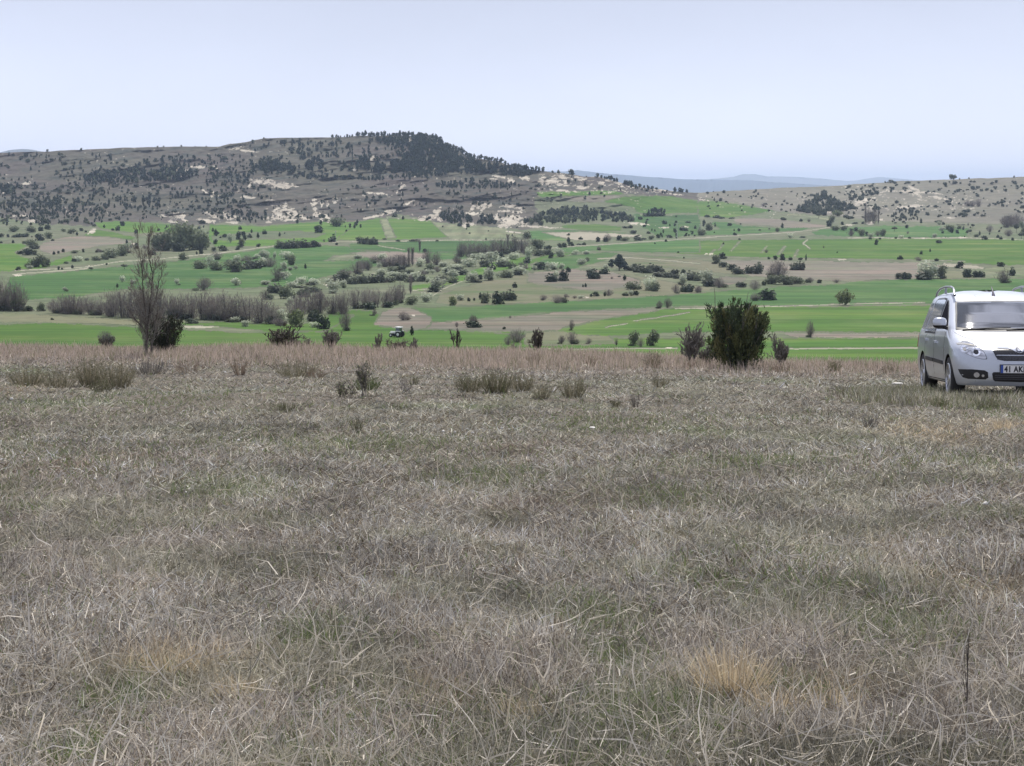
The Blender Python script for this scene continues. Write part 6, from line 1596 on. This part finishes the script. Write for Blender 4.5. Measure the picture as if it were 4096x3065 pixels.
# ------------------------------------------------------------------ tractor in the valley
def tractor():
    q = on_field(1590, 1349); m = foot_scale(q)
    wt = simple("tractor_white", (.75, .75, .73), .4); dk = simple("tractor_dark", (.03, .035, .05), .5); gl = simple("tractor_glass", (.02, .05, .05), .1, coat=1); rb = simple("tractor_tyre", (.02, .02, .02), .9)
    e = bpy.data.objects.new("tractor", None); COL.objects.link(e); e.location = q; e.rotation_euler = (0, 0, math.radians(155)); e.scale = (.92, .92, .92)
    def bx(name, x0, x1, y0, y1, z0, z1, mat, bev=.06, taper=0):
        bm = bmesh.new(); bmesh.ops.create_cube(bm, size=1)
        for v in bm.verts:
            f = 1 - taper * (v.co.z > 0)
            v.co = Vector(((x0 + x1) / 2 + v.co.x * (x1 - x0) * f, (y0 + y1) / 2 + v.co.y * (y1 - y0) * f, (z0 + z1) / 2 + v.co.z * (z1 - z0)))
        bmesh.ops.bevel(bm, geom=bm.edges[:], offset=bev, segments=2, affect='EDGES')
        me = bpy.data.meshes.new(name); bm.to_mesh(me); bm.free(); me.materials.append(mat); return obj(name, me, e)
    bx("bonnet", .2, 2.1, -.38, .38, .95, 1.55, wt, .1); bx("chassis", -1.0, 2.0, -.3, .3, .5, .97, dk)
    bx("cab", -1.1, .25, -.75, .75, 1.2, 2.55, gl, .05, .12); bx("cab_roof", -1.3, .45, -.92, .92, 2.56, 2.82, wt, .09)
    for s in (1, -1):
        bx("fender", -1.45, -.05, s * .98 - .25, s * .98 + .25, 1.50, 1.78, wt, .1); bx("front_fender", 1.1, 1.95, s * .85 - .2, s * .85 + .2, 1.12, 1.22, wt, .03)
        for nm, wx, R_, wd in (("rear_wheel", -.75, .85, .5), ("front_wheel", 1.5, .52, .36)):
            bm = bmesh.new(); bmesh.ops.create_cone(bm, cap_ends=True, segments=24, radius1=R_, radius2=R_, depth=wd, matrix=Matrix.Translation((wx, s * 1.0, R_)) @ Matrix.Rotation(math.pi / 2, 4, 'X'))
            bmesh.ops.bevel(bm, geom=[g_ for g_ in bm.edges if g_.calc_face_angle(0) > 1], offset=.08, segments=2, affect='EDGES')
            me = bpy.data.meshes.new(nm); bm.to_mesh(me); bm.free(); me.materials.append(rb); w_ = obj(nm, me, e)
            bm = bmesh.new(); bmesh.ops.create_cone(bm, cap_ends=True, segments=20, radius1=R_ * .5, radius2=R_ * .4, depth=.06, matrix=Matrix.Translation((wx, s * (1.0 + wd / 2 + .02), R_)) @ Matrix.Rotation(math.pi / 2 * -s, 4, 'X'))
            me = bpy.data.meshes.new("hub"); bm.to_mesh(me); bm.free(); me.materials.append(wt); obj("hub", me, w_)
    tag(e, "white-roofed tractor working in the green field below the brow", "tractor")
tractor()

# ------------------------------------------------------------------ power poles far off in the valley
pm = simple("pole_concrete", (.45, .45, .43), .8)
for u, v, h, lab in ((2708, 953, 62, "thin pale power pole on the green field left of the big juniper"), (1343, 966, 42, "thin pale power pole beside the dirt track left of centre"), (2801, 938, 40, "shorter pale power pole right of the thin pole"), (2033, 930, 26, "small power pole below the pale outcrops")):
    q = on_field(u, v); m = foot_scale(q); H = h * m
    TV, TF = tube_mesh([(np.array([(0, 0, 0), (0, 0, H)]), [.30, .2])], 6)
    e = bpy.data.objects.new("power_pole", None); COL.objects.link(e); e.location = q
    obj("mast", np_mesh("mast", TV, TF, [pm]), e)
    TV, TF = tube_mesh([(np.array([(-1.4, 0, H * .95), (1.4, 0, H * .95)]), [.1, .1])], 5); obj("crossarm", np_mesh("crossarm", TV, TF, [pm]), e)
    tag(e, lab, "pole", "power poles in the valley")
# ------------------------------------------------------------------ the air between
hz = bpy.data.materials.new("haze"); hz.use_nodes = True
hn = hz.node_tree
for n in list(hn.nodes):
    if n.type != 'OUTPUT_MATERIAL': hn.nodes.remove(n)
pv = hn.nodes.new("ShaderNodeVolumePrincipled")
pv.inputs["Color"].default_value = (0.62, 0.77, 1.0, 1)
pv.inputs["Density"].default_value = 0.000062
pv.inputs["Anisotropy"].default_value = 0.4
hn.links.new(pv.outputs[0], hn.nodes["Material Output"].inputs["Volume"])
hx, hy0, hy1, z0, z1 = 27000, -1600, 27600, -101.5, 262
HV = [(-hx, hy0, z0), (hx, hy0, z0), (hx, hy1, z0), (-hx, hy1, z0), (-hx, hy0, z1), (hx, hy0, z1), (hx, hy1, z1), (-hx, hy1, z1)]
HF = [[0, 3, 2, 1], [4, 5, 6, 7], [0, 1, 5, 4], [1, 2, 6, 5], [2, 3, 7, 6], [3, 0, 4, 7]]
tag(obj("haze", np_mesh("haze", HV, np.array(HF), [hz])), kind="stuff")
